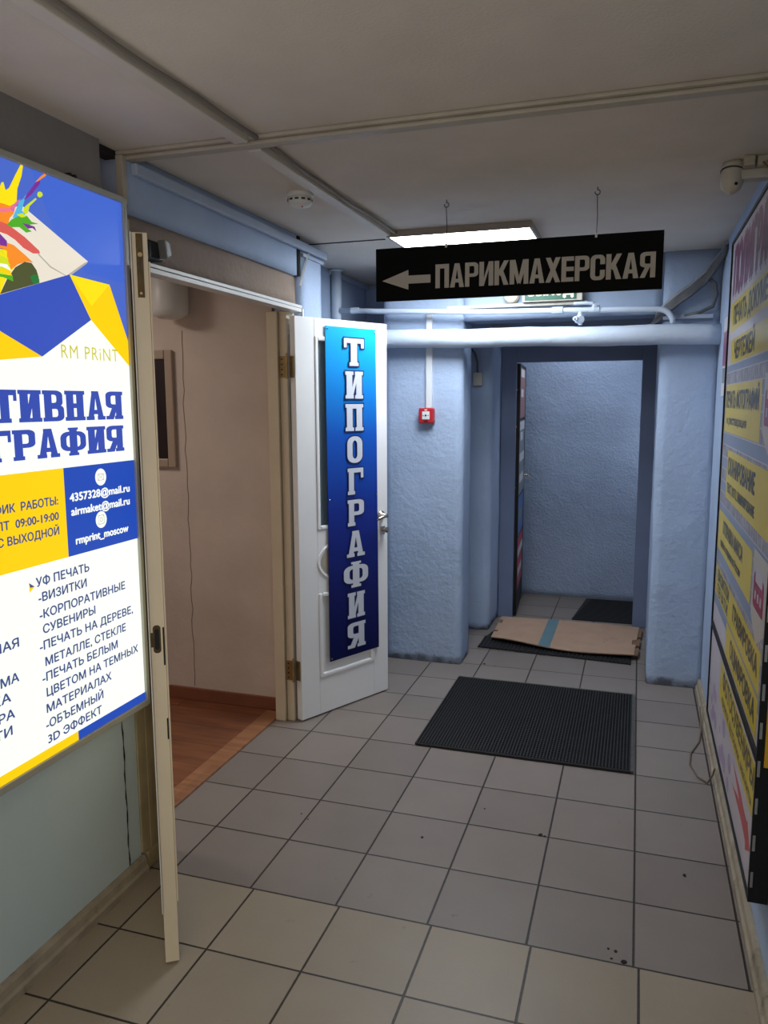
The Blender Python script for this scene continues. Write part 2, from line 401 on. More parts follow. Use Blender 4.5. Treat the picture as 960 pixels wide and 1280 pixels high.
M_oldbrass = mat('tarnished_brass', S(88, 72, 48), 0.5, metal=0.8, var=0.25, vscale=40)
M_steel = mat('satin_nickel', S(190, 182, 170), 0.25, metal=1.0)
M_darksteel = mat('dark_steel', S(60, 60, 62), 0.4, metal=0.7)
M_grey = mat('grey_metal', S(120, 120, 118), 0.45, metal=0.3)
M_black = mat('matt_black', S(18, 18, 20), 0.5, spec=0.3)
M_signblack = mat('black_sign_board', S(8, 8, 8), 0.6, spec=0.1)
M_signgrey = mat('grey_sign_lettering', S(190, 184, 174), 0.6, spec=0.2)
M_rubber = mat('black_rubber', S(30, 30, 32), 0.65, var=0.2, vscale=20)
M_rubber2 = mat('black_ribbed_rubber', S(24, 24, 25), 0.7, var=0.2, vscale=20)
M_card = mat('brown_cardboard', S(178, 146, 122), 0.8, var=0.07, vscale=10, dirt=(S(128, 98, 78), 0.62, 0.74, 5))
M_cardedge = mat('cardboard_edge', S(126, 96, 74), 0.85)
M_tape = mat('teal_packing_tape', S(100, 132, 140), 0.35, var=0.06)
M_red = mat('red_plastic', S(172, 32, 42), 0.4)
M_cable = mat('grey_cable', S(98, 100, 104), 0.6, var=0.15, vscale=30)
M_cablewhite = mat('pale_cable', S(150, 156, 160), 0.5)
M_lino = None

def floor_tiles():
    m = bpy.data.materials.new('ceramic_floor_tiles'); m.use_nodes = True; nt = m.node_tree; N = nt.nodes; Lk = nt.links
    b = N['Principled BSDF']; b.inputs['Roughness'].default_value = 0.42; b.inputs['Specular IOR Level'].default_value = 0.35
    geo = N.new('ShaderNodeNewGeometry'); sx = N.new('ShaderNodeSeparateXYZ'); Lk.new(geo.outputs['Position'], sx.inputs[0])
    def mth(op, a, bb=None, c=None):
        n = N.new('ShaderNodeMath'); n.operation = op
        for i, v in enumerate((a, bb, c)):
            if v is None: continue
            if isinstance(v, (int, float)): n.inputs[i].default_value = v
            else: Lk.new(v, n.inputs[i])
        return n.outputs[0]
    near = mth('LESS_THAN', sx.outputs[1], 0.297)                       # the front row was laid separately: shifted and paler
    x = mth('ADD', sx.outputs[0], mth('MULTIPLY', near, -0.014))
    tx = mth('DIVIDE', x, 0.3); ty = mth('DIVIDE', sx.outputs[1], 0.3)
    def edge(t):
        f = mth('FRACT', mth('ADD', t, 100.0)); return mth('MINIMUM', f, mth('SUBTRACT', 1.0, f))
    nz = N.new('ShaderNodeTexNoise'); nz.inputs['Scale'].default_value = 60; Lk.new(geo.outputs['Position'], nz.inputs['Vector'])
    d = mth('MINIMUM', edge(tx), edge(ty))
    d = mth('ADD', d, mth('MULTIPLY_ADD', nz.outputs[0], 0.005, -0.0025))
    gr = N.new('ShaderNodeMapRange'); gr.inputs[1].default_value = 0.0085; gr.inputs[2].default_value = 0.0125; Lk.new(d, gr.inputs[0])
    cell = N.new('ShaderNodeCombineXYZ'); Lk.new(mth('FLOOR', tx), cell.inputs[0]); Lk.new(mth('FLOOR', ty), cell.inputs[1])
    wn = N.new('ShaderNodeTexWhiteNoise'); Lk.new(cell.outputs[0], wn.inputs['Vector'])
    vr = mth('MULTIPLY_ADD', wn.outputs[0], 0.16, 0.92)
    n2 = N.new('ShaderNodeTexNoise'); n2.inputs['Scale'].default_value = 5; n2.inputs['Detail'].default_value = 8; Lk.new(geo.outputs['Position'], n2.inputs['Vector'])
    n3 = N.new('ShaderNodeTexNoise'); n3.inputs['Scale'].default_value = 220; n3.inputs['Detail'].default_value = 2; Lk.new(geo.outputs['Position'], n3.inputs['Vector'])
    vr = mth('MULTIPLY', vr, mth('MULTIPLY_ADD', n2.outputs[0], 0.22, 0.89)); vr = mth('MULTIPLY', vr, mth('MULTIPLY_ADD', n3.outputs[0], 0.18, 0.91))
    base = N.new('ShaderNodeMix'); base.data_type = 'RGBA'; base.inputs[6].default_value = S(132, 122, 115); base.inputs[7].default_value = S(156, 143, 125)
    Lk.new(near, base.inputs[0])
    mul = N.new('ShaderNodeMix'); mul.data_type = 'RGBA'; mul.blend_type = 'MULTIPLY'; mul.inputs[0].default_value = 1
    Lk.new(base.outputs[2], mul.inputs[6]); Lk.new(vr, mul.inputs[7])
    # scuffs
    n4 = N.new('ShaderNodeTexNoise'); n4.inputs['Scale'].default_value = 17; n4.inputs['Detail'].default_value = 9; Lk.new(geo.outputs['Position'], n4.inputs['Vector'])
    sc = N.new('ShaderNodeMapRange'); sc.inputs[1].default_value = 0.70; sc.inputs[2].default_value = 0.78; sc.inputs[4].default_value = 0.6; Lk.new(n4.outputs[0], sc.inputs[0])
    mx0 = N.new('ShaderNodeMix'); mx0.data_type = 'RGBA'; Lk.new(sc.outputs[0], mx0.inputs[0]); Lk.new(mul.outputs[2], mx0.inputs[6]); mx0.inputs[7].default_value = S(92, 80, 70)
    mx = N.new('ShaderNodeMix'); mx.data_type = 'RGBA'; Lk.new(gr.outputs[0], mx.inputs[0]); mx.inputs[6].default_value = S(52, 44, 40)
    Lk.new(mx0.outputs[2], mx.inputs[7]); Lk.new(mx.outputs[2], b.inputs['Base Color'])
    bp = N.new('ShaderNodeBump'); bp.inputs['Distance'].default_value = 0.002; Lk.new(gr.outputs[0], bp.inputs['Height']); Lk.new(bp.outputs[0], b.inputs['Normal'])
    return m
def laminate(name, c1, c2, plank=0.19, mortar=0.0025):
    m = bpy.data.materials.new(name); m.use_nodes = True; nt = m.node_tree; N = nt.nodes; Lk = nt.links; b = N['Principled BSDF']
    b.inputs['Roughness'].default_value = 0.35
    tc = N.new('ShaderNodeTexCoord'); mp = N.new('ShaderNodeMapping'); mp.inputs['Scale'].default_value = (1.2, 9, 9); Lk.new(tc.outputs['Object'], mp.inputs['Vector'])
    n = N.new('ShaderNodeTexNoise'); n.inputs['Scale'].default_value = 3; n.inputs['Detail'].default_value = 8; Lk.new(mp.outputs[0], n.inputs['Vector'])
    br = N.new('ShaderNodeTexBrick'); br.inputs['Scale'].default_value = 1; br.inputs['Brick Width'].default_value = 1.2; br.inputs['Row Height'].default_value = plank
    br.inputs['Mortar Size'].default_value = mortar; br.inputs['Color1'].default_value = (0.8, 0.8, 0.8, 1); br.inputs['Color2'].default_value = (1.1, 1.1, 1.1, 1); br.inputs['Mortar'].default_value = (0.3, 0.3, 0.3, 1)
    Lk.new(tc.outputs['Object'], br.inputs['Vector'])
    r = N.new('ShaderNodeValToRGB'); r.color_ramp.elements[0].position = 0.3; r.color_ramp.elements[1].position = 0.7
    r.color_ramp.elements[0].color = c1; r.color_ramp.elements[1].color = c2; Lk.new(n.outputs[0], r.inputs[0])
    mx = N.new('ShaderNodeMix'); mx.data_type = 'RGBA'; mx.blend_type = 'MULTIPLY'; mx.inputs[0].default_value = 1
    Lk.new(r.outputs[0], mx.inputs[6]); Lk.new(br.outputs[0], mx.inputs[7]); Lk.new(mx.outputs[2], b.inputs['Base Color'])
    return m
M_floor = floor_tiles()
M_laminate = laminate('reddish_laminate', S(112, 66, 44), S(150, 94, 62))
M_threshold = laminate('oak_threshold', S(140, 92, 62), S(176, 124, 88), plank=2, mortar=0.0)
M_woodbase = mat('reddish_wood_skirting', S(134, 80, 58), 0.45, var=0.15, vscale=6)

CEIL = 2.35
# ------------------------------------------------------------------ the setting
struct(MB().box(-0.225, 1.95, -4, 4.7, -0.06, 0, M_floor).build('floor'), 'grey beige ceramic tile floor of the corridor', 'floor')
struct(MB().box(-2.5, -0.295, -0.9, 1.8, -0.06, 0.004, M_laminate).build('floor_office'), 'reddish wood laminate floor inside the open double door', 'floor')
struct(MB().box(-0.31, -0.222, 0.40, 1.66, -0.03, 0.010, M_threshold).build('trim_threshold', bevel=0.004), 'worn wooden threshold strip between laminate and grey tiles', 'threshold')
struct(MB().box(-0.5, 1.95, -4.1, 3.4, CEIL, CEIL+0.08, M_ceiling).build('ceiling'), 'warm grey board ceiling with strips over the joints', 'ceiling')
struct(MB().box(-0.6, 2.3, 3.4, 4.8, 2.30, 2.38, M_ceiling).build('ceiling_passage'), 'ceiling of the passage beyond the far doorway', 'ceiling')
# left wall
pts_ = [(-0.0893, 0.2015+0.0018*math.sin(z*31)+0.0012*math.sin(z*77), z) for z in [0.065+0.02*i for i in range(28)]]
struct(MB().tube(pts_, [0.0022+0.0012*math.sin(i*1.7) for i in range(28)], M_darkgap, seg=5).build('trim_seam'), 'dark open seam between the wall panels under the backlit sign', 'seam')
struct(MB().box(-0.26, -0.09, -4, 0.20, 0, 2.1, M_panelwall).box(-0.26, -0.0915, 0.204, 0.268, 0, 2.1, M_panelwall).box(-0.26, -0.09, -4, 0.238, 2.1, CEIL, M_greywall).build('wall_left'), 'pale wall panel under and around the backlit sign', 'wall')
rough_box('wall_left_header', -0.24, -0.09, 0.36, 1.665, 2.17, CEIL, M_blue_smooth, 'blue strip of wall above the open double door', amp=0.003)
rough_box('wall_left_reveal', -0.24, -0.112, 0.36, 1.69, 2.03, 2.18, M_rawplaster, 'bare brown plaster above the white door head', amp=0.004)
rough_box('wall_left_pier', -0.24, -0.09, 1.69, 1.955, 0, 2.30, M_blue_smooth, 'blue pier behind the white open door leaf', amp=0.003)
rough_box('wall_left_rear', -0.40, -0.30, 1.955, 3.25, 0, CEIL, M_blue_smooth, 'blue wall of the recess behind the vertical pipe', amp=0.006)
rough_box('wall_back_recess', -0.40, 0.06, 3.24, 3.42, 0, CEIL, M_blue_smooth, 'blue end wall of the recess behind the white open door leaf', amp=0.004)
rough_box('wall_back_left', 0.0, 0.484, 2.665, 2.93, 0, CEIL, M_blue, 'blue plaster wall carrying the red fire alarm button')
rough_box('wall_back_right', 1.548, 1.86, 2.66, 3.40, 0, CEIL, M_blue, 'blue plaster pillar at the right of the far doorway')
rough_box('wall_back_lintel', 0.478, 1.555, 2.668, 2.91, 2.035, CEIL, M_blue_smooth, 'blue wall above the far opening behind the pipes', amp=0.003)
rough_box('wall_niche_left', -0.05, 0.515, 3.43, 3.84, 0, 2.3, M_blue, 'blue wall stub left of the far doorway with small white box')
rough_box('wall_niche_right', 1.568, 1.95, 3.41, 3.84, 0, 2.3, M_blue, 'blue wall stub right of the far doorway')
rough_box('wall_niche_lintel', 0.50, 1.58, 3.43, 3.84, 1.985, 2.3, M_blue_smooth, 'blue wall above the far door frame', amp=0.003)
rough_box('wall_far', -0.3, 2.3, 4.56, 4.7, 0, 2.3, M_blue_rough, 'coarse blue plaster wall seen through the far doorway', amp=0.008)
struct(MB().box(-0.4, -0.3, 3.84, 4.56, 0, 2.3, M_blue_smooth).build('wall_passage_left'), 'blue side wall of the far passage', 'wall')
struct(MB().box(1.95, 2.3, 3.84, 4.56, 0, 2.3, M_blue_smooth).build('wall_passage_right'), 'blue side wall of the far passage opposite', 'wall')
struct(MB().box(1.835, 1.95, -4, 2.66, 0, CEIL, M_blue_smooth).build('wall_right'), 'pale blue wall behind the yellow advertising board', 'wall')
struct(MB().box(-0.26, 1.95, -4.1, -4, 0, CEIL, M_panelwall).build('wall_near'), 'corridor end wall behind the viewer', 'wall')
# frame of the far doorway
struct(MB().box(0.515, 0.622, 3.80, 3.86, 0, 1.985, M_frame).box(1.465, 1.572, 3.80, 3.86, 0, 1.985, M_frame).box(0.622, 1.465, 3.80, 3.86, 1.852, 1.985, M_frame).build('trim_1', bevel=0.004),
       'blue painted steel frame of the far doorway', 'door frame')
# office walls
struct(MB().box(-2.5, -0.745, 1.69, 1.80, 0, 2.4, M_room).box(-0.752, -0.245, 1.686, 1.80, 0, 2.4, M_room).build('wall_office'), 'cream plaster wall inside the office with a vertical crack', 'wall')
struct(MB().box(-2.6, -2.5, -0.9, 1.8, 0, 2.4, M_room).build('wall_office_far'), 'cream far wall of the office', 'wall')
struct(MB().box(-2.5, -0.262, -1.0, -0.9, 0, 2.4, M_room).build('wall_office_near'), 'cream near wall of the office', 'wall')
struct(MB().box(-2.6, -0.262, -1.0, 1.8, 2.4, 2.46, M_ceiling).build('ceiling_office'), 'office ceiling', 'ceiling')
struct(MB().box(-2.5, -0.25, 1.672, 1.687, 0.004, 0.072, M_woodbase).build('baseboard_office', bevel=0.004), 'reddish wood skirting along the cream office wall', 'skirting board')
# crack in the office wall
rng = random.Random(3); pts = [(-0.748+rng.uniform(-.006, .006), 1.6858, z/100) for z in range(8, 200, 6)]
struct(MB().tube(pts, 0.0022, M_rawplaster, seg=5).build('trim_2'), 'ragged vertical crack in the cream office wall', 'crack')
# skirting
def skirting(name, x0, x1, side, y0, y1, label):
    mb = MB(); s = side
    prof = [(x0, 0), (x1, 0), (x1, 0.022), (x1-s*0.007, 0.030), (x1-s*0.010, 0.052), (x1-s*0.017, 0.064), (x0, 0.064)]
    mb.prism([(x, y0, z) for x, z in prof], (0, y1-y0, 0), M_skirt); return struct(mb.build(name), label, 'skirting board')
skirting('baseboard_left', -0.0895, -0.064, 1, -4, 0.272, 'worn grey skirting under the backlit sign')
skirting('baseboard_right', 1.8345, 1.808, -1, -4, 2.64, 'worn grey skirting under the yellow advertising board')
# door frame of the double door
mb = MB()
for i in range(4): mb.box(-0.112, -0.086-0.002*(i % 2), 0.270+0.024*i, 0.2935+0.024*i, 0.062 if i else 0.07, 2.15, M_casing)
struct(mb.build('trim_casing', bevel=0.0015), 'yellowed wooden casing beside the backlit sign', 'door casing')
struct(MB().box(-0.112, -0.080, 0.29, 0.36, 0, 0.062, M_casing).build('trim_plinth', bevel=0.003), 'scuffed wooden block at the foot of the casing', 'plinth block')
struct(MB().box(-0.2, -0.09, 0.368, 0.415, 0, 2.03, M_cream).build('trim_jamb', bevel=0.003), 'cream door jamb hidden behind the near door leaf', 'door jamb')
mb = MB(); mb.box(-0.222, -0.168, 1.575, 1.683, 0, 2.0, M_cream); mb.box(-0.164, -0.126, 1.590, 1.683, 0, 2.0, M_cream); mb.box(-0.168, -0.160, 1.61, 1.68, 0, 1.99, M_darkgap)
struct(mb.build('trim_jamb.001', bevel=0.003), 'cream door jamb carrying the two brass hinges', 'door jamb')
mb = MB(); mb.box(-0.13, -0.075, 0.40, 1.672, 2.000, 2.016, M_white); mb.box(-0.12, -0.082, 0.40, 1.672, 2.016, 2.019, M_darkgap); mb.box(-0.13, -0.079, 0.40, 1.672, 2.019, 2.032, M_white)
mb.box(-0.078, -0.070, 1.655, 1.672, 1.975, 2.016, M_white)
struct(mb.build('trim_head', bevel=0.002), 'white metal head rail across the double doorway', 'door frame')
# ceiling trims
mb = MB(); mb.box(-0.3, 1.835, 0.345, 0.415, CEIL-0.012, CEIL, M_trim); mb.box(-0.3, 1.835, 0.360, 0.402, CEIL-0.024, CEIL-0.012, M_trim)
struct(mb.build('trim_3', bevel=0.004), 'cream strip crossing the ceiling from the sign to the right wall', 'ceiling strip')
struct(MB().box(-0.3, 0.305, 1.865, 1.873, CEIL-0.004, CEIL, M_darkgap).build('trim_4'), 'thin dark joint in the ceiling before the light', 'ceiling joint')
mb = MB(); mb.box(-0.089, -0.066, 0.385, 1.97, 2.286, 2.322, M_bluetrim)
struct(mb.build('trim_5', bevel=0.004), 'pale cable trunking under the ceiling above the double door', 'trunking')
struct(MB().box(-0.11, -0.085, 0.338, 0.360, 2.19, 2.335, M_trim).build('trim_6', bevel=0.002), 'short white upright strip above the corner of the backlit sign', 'trim')
struct(MB().box(-0.30, -0.283, 2.56, 3.24, 2.315, 2.345, M_bluetrim).build('trim_7', bevel=0.004), 'pale trunking under the ceiling of the recess', 'trunking')
struct(MB().box(-0.16, -0.112, 0.10, 0.36, 2.33, 2.349, M_darkgap).build('trim_8'), 'dark ragged gap at the ceiling beside the casing', 'gap')
struct(MB().box(-0.2, -0.092, 1.665, 1.69, 2.17, CEIL, M_darkgap).build('trim_9'), 'dark slot between the blue header and the pier', 'gap')
# ceiling cable ducts running away from the viewer
for (y0, y1, xo, lb) in ((-3.9, 0.343, 0.0, 'cream cable duct on the near ceiling, before the crossing strip'), (0.417, 1.98, 0.004, 'cream cable duct on the ceiling beyond the crossing strip')):
    t = thing('cable_duct', lb, 'cable duct', (0.325+xo, y0, CEIL-0.03), 'cable ducts along the ceiling')
    MB().box(0.300+xo, 0.345+xo, y0, y1, CEIL-0.024, CEIL-0.0005, M_duct).build('duct', t, bevel=0.003)
    pth = []; n = int((y1-y0)/0.08)
    for i in range(n+1):
        y = y0+(y1-y0)*i/n; pth.append((0.366+xo+0.006*math.sin(y*5), y, CEIL-0.010-0.004*math.sin(y*7)**2))
    MB().tube(pth, 0.007, M_ductcable, seg=8).build('cable', t, smooth=True)

# ------------------------------------------------------------------ backlit sign on the left wall
XS = -0.05
def emi(name, r, g, b, k=1.0):
    c = S(r, g, b); m = mat(name, c, 0.3, spec=0.2)
    bs = m.node_tree.nodes['Principled BSDF']; bs.inputs['Base Color'].default_value = (c[0]*0.25, c[1]*0.25, c[2]*0.25, 1)
    bs.inputs['Emission Color'].default_value = c; bs.inputs['Emission Strength'].default_value = PRINT_STRENGTH*k
    return m
E_white = emi('backlit_white', 246, 252, 244, 1.0); E_blue = emi('backlit_blue', 74, 104, 198); E_royal = emi('backlit_royal', 34, 74, 178)
E_dblue = emi('backlit_shard_blue', 54, 82, 186); E_yel = emi('backlit_yellow', 250, 206, 14); E_yel2 = emi('backlit_gold', 248, 224, 20); E_text = emi('backlit_letter_blue', 52, 76, 172)
E_ink = emi('backlit_ink', 60, 78, 130); E_card = emi('backlit_card', 230, 222, 206); E_cardsh = emi('backlit_card_edge', 176, 170, 160)
E_red = emi('backlit_red', 214, 92, 84); E_or = emi('backlit_orange', 244, 140, 40); E_pur = emi('backlit_purple', 120, 50, 150); E_lime = emi('backlit_lime', 206, 220, 40)
E_grn = emi('backlit_green', 80, 170, 40); E_cy = emi('backlit_cyan', 84, 180, 220); E_pink = emi('backlit_pink', 210, 110, 160); E_hole = emi('backlit_olive', 78, 84, 50)
E_dk = emi('backlit_darkgreen', 40, 120, 60); E_logo = emi('backlit_logo', 200, 196, 70)
ART = {
    'card': [(-0.372, 2.022), (-0.125, 2.075), (0.114, 1.979), (0.108, 1.972), (0.03, 1.925), (-0.083, 1.891), (-0.201, 1.845), (-0.389, 1.849)],
    'cardedge': [(0.114, 1.979), (0.108, 1.972), (0.027, 1.924), (0.022, 1.927), (0.099, 1.973)],
    'shadow': [(-0.238, 2.008), (-0.198, 2.026), (-0.154, 2.01), (-0.127, 2.0), (-0.078, 1.975), (-0.076, 1.968), (-0.101, 1.964), (-0.134, 1.972), (-0.161, 1.987), (-0.187, 1.995), (-0.239, 1.998)],
    'barrel_y': [(-0.3, 1.967), (-0.189, 1.975), (-0.152, 1.935), (-0.197, 1.892), (-0.224, 1.845), (-0.314, 1.828)],
    'barrel_o': [(-0.189, 1.975), (-0.167, 1.973), (-0.131, 1.956), (-0.103, 1.941), (-0.128, 1.939), (-0.157, 1.928), (-0.182, 1.911), (-0.192, 1.942)],
    'barrel_p': [(-0.277, 1.997), (-0.214, 1.995), (-0.189, 1.979), (-0.189, 1.956), (-0.226, 1.956), (-0.281, 1.958)],
    'barrel_l': [(-0.281, 1.952), (-0.205, 1.953), (-0.18, 1.924), (-0.196, 1.898), (-0.242, 1.882), (-0.288, 1.878)],
    'hole': [(-0.224, 1.846), (-0.198, 1.885), (-0.167, 1.919), (-0.133, 1.938), (-0.109, 1.939), (-0.093, 1.924), (-0.087, 1.908), (-0.085, 1.892)],
    'hole_g': [(-0.117, 1.903), (-0.106, 1.91), (-0.091, 1.912), (-0.085, 1.901), (-0.085, 1.893), (-0.108, 1.887)],
    'splash_o': [(-0.243, 2.051), (-0.207, 2.069), (-0.18, 2.069), (-0.162, 2.07), (-0.153, 2.067), (-0.16, 2.05), (-0.174, 2.037), (-0.181, 2.02), (-0.203, 2.022), (-0.246, 2.022)],
    'splash_y': [(-0.239, 2.093), (-0.205, 2.092), (-0.194, 2.116), (-0.187, 2.119), (-0.182, 2.101), (-0.17, 2.109), (-0.146, 2.146), (-0.124, 2.178), (-0.118, 2.180), (-0.117, 2.175), (-0.125, 2.148), (-0.142, 2.114), (-0.147, 2.083), (-0.157, 2.074), (-0.172, 2.066), (-0.189, 2.067), (-0.207, 2.066), (-0.242, 2.061)],
    'splash_g': [(-0.185, 2.019), (-0.168, 2.035), (-0.141, 2.049), (-0.115, 2.055), (-0.099, 2.043), (-0.075, 2.043), (-0.105, 2.035), (-0.12, 2.025), (-0.101, 2.019), (-0.121, 2.012), (-0.144, 2.021), (-0.172, 2.015)],
    'splash_b': [(-0.165, 2.039), (-0.149, 2.066), (-0.138, 2.085), (-0.123, 2.095), (-0.112, 2.108), (-0.124, 2.082), (-0.131, 2.063), (-0.117, 2.061), (-0.122, 2.055), (-0.151, 2.041)],
    'splash_v': [(-0.123, 2.092), (-0.104, 2.115), (-0.075, 2.147), (-0.059, 2.156), (-0.06, 2.146), (-0.079, 2.127), (-0.093, 2.112), (-0.113, 2.097)],
    'splash_p': [(-0.078, 2.145), (-0.058, 2.164), (-0.040, 2.178), (-0.033, 2.179), (-0.037, 2.172), (-0.054, 2.160), (-0.062, 2.154)],
    'splash_yg': [(-0.125, 2.071), (-0.115, 2.08), (-0.079, 2.107), (-0.076, 2.104), (-0.103, 2.081), (-0.109, 2.065), (-0.117, 2.058), (-0.126, 2.059)],
    'drop': [(-0.073, 2.117), (-0.07, 2.123), (-0.062, 2.127), (-0.055, 2.126), (-0.052, 2.121), (-0.057, 2.115), (-0.065, 2.111), (-0.071, 2.112)],
    'splash_m': [(-0.133, 2.034), (-0.109, 2.034), (-0.09, 2.033), (-0.084, 2.022), (-0.098, 2.028), (-0.115, 2.023)],
    'splash_pk': [(-0.243, 2.048), (-0.199, 2.055), (-0.172, 2.061), (-0.152, 2.082), (-0.133, 2.091), (-0.154, 2.065), (-0.178, 2.05), (-0.244, 2.035)],
}
LB = thing('backlit_sign', 'large backlit printing house sign with blue and yellow artwork on left wall', 'sign', (-0.07, -0.2, 0.59))
UL, UR, VB, VT = -0.72, 0.283, 0.612, 2.178
def on_sign(u, v, l): return (XS-0.0048+l*0.00018, u, v)
mb = MB()
mb.flat(R_(UL, UR, VB, VT), on_sign, E_white, 0)
mb.flat([[(UL, 1.30), (UL, VT), (UR, VT), (UR, 1.70), (0.204, 1.927), (0.032, 1.931), (-0.3, 1.80)]], on_sign, E_blue, 1)
mb.flat([[(-0.09, VT), (UR, VT), (UR, 1.94), (0.10, 1.945), (-0.02, 2.04)]], on_sign, emi('backlit_sky_blue', 66, 102, 204), 1.5)
for k, m_ in (('card', E_card), ('cardedge', E_cardsh), ('shadow', E_red), ('barrel_y', E_yel2), ('barrel_p', E_pur), ('barrel_l', E_lime), ('barrel_o', E_or), ('hole', E_hole), ('hole_g', E_dk),
              ('splash_o', E_or), ('splash_pk', E_pink), ('splash_y', E_yel2), ('splash_b', E_cy), ('splash_yg', E_lime), ('splash_g', E_grn), ('splash_m', E_pur), ('splash_v', E_pur), ('splash_p', E_or), ('drop', E_lime)):
    mb.flat([ART[k]], on_sign, m_, 2+0.2*len(mb.mats))
for i, (m_, z_) in enumerate(((E_yel2, 1.945), (E_lime, 1.932), (E_white, 1.918), (E_yel, 1.905), (E_grn, 1.893), (E_or, 1.962))):
    mb.flat([[(-0.29, z_), (-0.21+0.008*i, z_+0.004), (-0.185+0.002*i, z_-0.010), (-0.21, z_-0.004), (-0.29, z_-0.007)]], on_sign, m_, 5.6+0.05*i)
mb.flat([[(-0.170, 2.062), (-0.160, 2.066), (-0.156, 2.058), (-0.166, 2.054)]], on_sign, E_pink, 7.4); mb.flat([[(-0.150, 2.05), (-0.13, 2.058), (-0.118, 2.052), (-0.135, 2.046)]], on_sign, E_lime, 7.4)
mb.flat([[(-0.083, 1.968), (-0.04, 1.942), (0.02, 1.926), (0.021, 1.9235), (-0.042, 1.938), (-0.085, 1.964)]], on_sign, E_cardsh, 7.4)
mb.flat([[(-0.72, 1.66), (-0.455, 1.641), (-0.243, 1.686), (-0.093, 1.702), (0.112, 1.816), (UR, 1.69), (UR, 1.40), (UL, 1.40)]], on_sign, E_white, 8)
mb.flat([[(-0.62, 1.76), (-0.231, 1.843), (0.032, 1.931), (0.112, 1.816), (-0.093, 1.702), (-0.236, 1.758), (-0.435, 1.833)]], on_sign, E_dblue, 8.5)
mb.flat([[(0.032, 1.931), (0.204, 1.927), (UR, 1.763), (UR, 1.69), (0.112, 1.816)]], on_sign, E_yel, 9)
mb.flat([[(0.032, 1.931), (0.204, 1.927), (0.118, 1.856)]], on_sign, E_yel2, 9.4)
mb.flat([[(-0.62, 1.86), (-0.435, 1.833), (-0.236, 1.758), (-0.093, 1.702), (-0.243, 1.686), (-0.455, 1.641), (-0.62, 1.62)]], on_sign, E_yel, 9)
mb.flat(R_(UL, -0.040, 1.152, 1.402), on_sign, E_yel, 9); mb.flat(R_(-0.040, UR, 1.152, 1.402), on_sign, E_royal, 9)
mb.flat(R_(UL, -0.045, VB, 0.640), on_sign, E_yel, 9); mb.flat(R_(-0.045, UR, VB, 0.640), on_sign, E_royal, 9)
put_text(mb, 'RM PRiNT', -0.020, 0.228, 1.703, 1.741, on_sign, E_logo, 10, bold=0.0, spacing=1.15)
put_word(mb, 'ОПЕРАТИВНАЯ'.replace('Е', 'Е'), True, -0.69, 0.238, 1.531, 1.614, on_sign, E_text, 10, gap=0.05)
put_word(mb, 'ТИПОГРАФИЯ', True, -0.64, 0.235, 1.434, 1.512, on_sign, E_text, 10, gap=0.05)
for t, u0, u1, v0 in (('ГРАФИК  РАБОТЫ:', -0.352, -0.069, 1.305), ('ПН-ПТ  09:00-19:00', -0.350, -0.070, 1.263), ('СБ,ВС ВЫХОДНОЙ', -0.362, -0.072, 1.222)):
    put_text(mb, t, u0, u1, v0, v0+0.022, on_sign, E_ink, 10, bold=0.020)
for t, u0, u1, v0 in (('4357328@mail.ru', -0.021, 0.250, 1.306), ('airmaket@mail.ru', -0.018, 0.247, 1.266), ('rmprint_moscow', -0.006, 0.234, 1.182)):
    put_text(mb, t, u0, u1, v0, v0+0.023, on_sign, E_white, 10, bold=0.03)
for cu, cv in ((0.116, 1.363), (0.108, 1.237)):
    mb.flat([arc(cu, cv, 0.025, 0.025, 0, 351, 39)], on_sign, E_white, 10)
def ring(cu, cv, w, h, tk, r=0.001):
    mb.flat([rrect(cu-w, cu+w, cv-h, cv+h, r, r), rrect(cu-w+tk, cu+w-tk, cv-h+tk, cv+h-tk, r, r)[::-1]], on_sign, E_cardsh, 11)
ring(0.116, 1.363, 0.014, 0.010, 0.0016); mb.flat([[(0.103, 1.372), (0.116, 1.3605), (0.129, 1.372), (0.1275, 1.373), (0.116, 1.3625), (0.1045, 1.373)]], on_sign, E_cardsh, 11.2)
mb.flat([[(0.103, 1.3545), (0.112, 1.3625), (0.113, 1.3615), (0.104, 1.3535)]], on_sign, E_cardsh, 11.4); mb.flat([[(0.129, 1.3545), (0.120, 1.3625), (0.119, 1.3615), (0.128, 1.3535)]], on_sign, E_cardsh, 11.6)
ring(0.108, 1.237, 0.014, 0.014, 0.0018, 0.005); ring(0.108, 1.237, 0.007, 0.007, 0.0016, 0.0068); mb.flat([arc(0.117, 1.246, 0.0015, 0.0015, 0, 330, 11)], on_sign, E_cardsh, 11)
mb.flat([[(-0.196, 1.085), (-0.196, 1.112), (-0.176, 1.098)]], on_sign, E_yel, 10); mb.flat([[(-0.196, 1.112), (-0.192, 1.098), (-0.176, 1.098)]], on_sign, E_ink, 10.5)
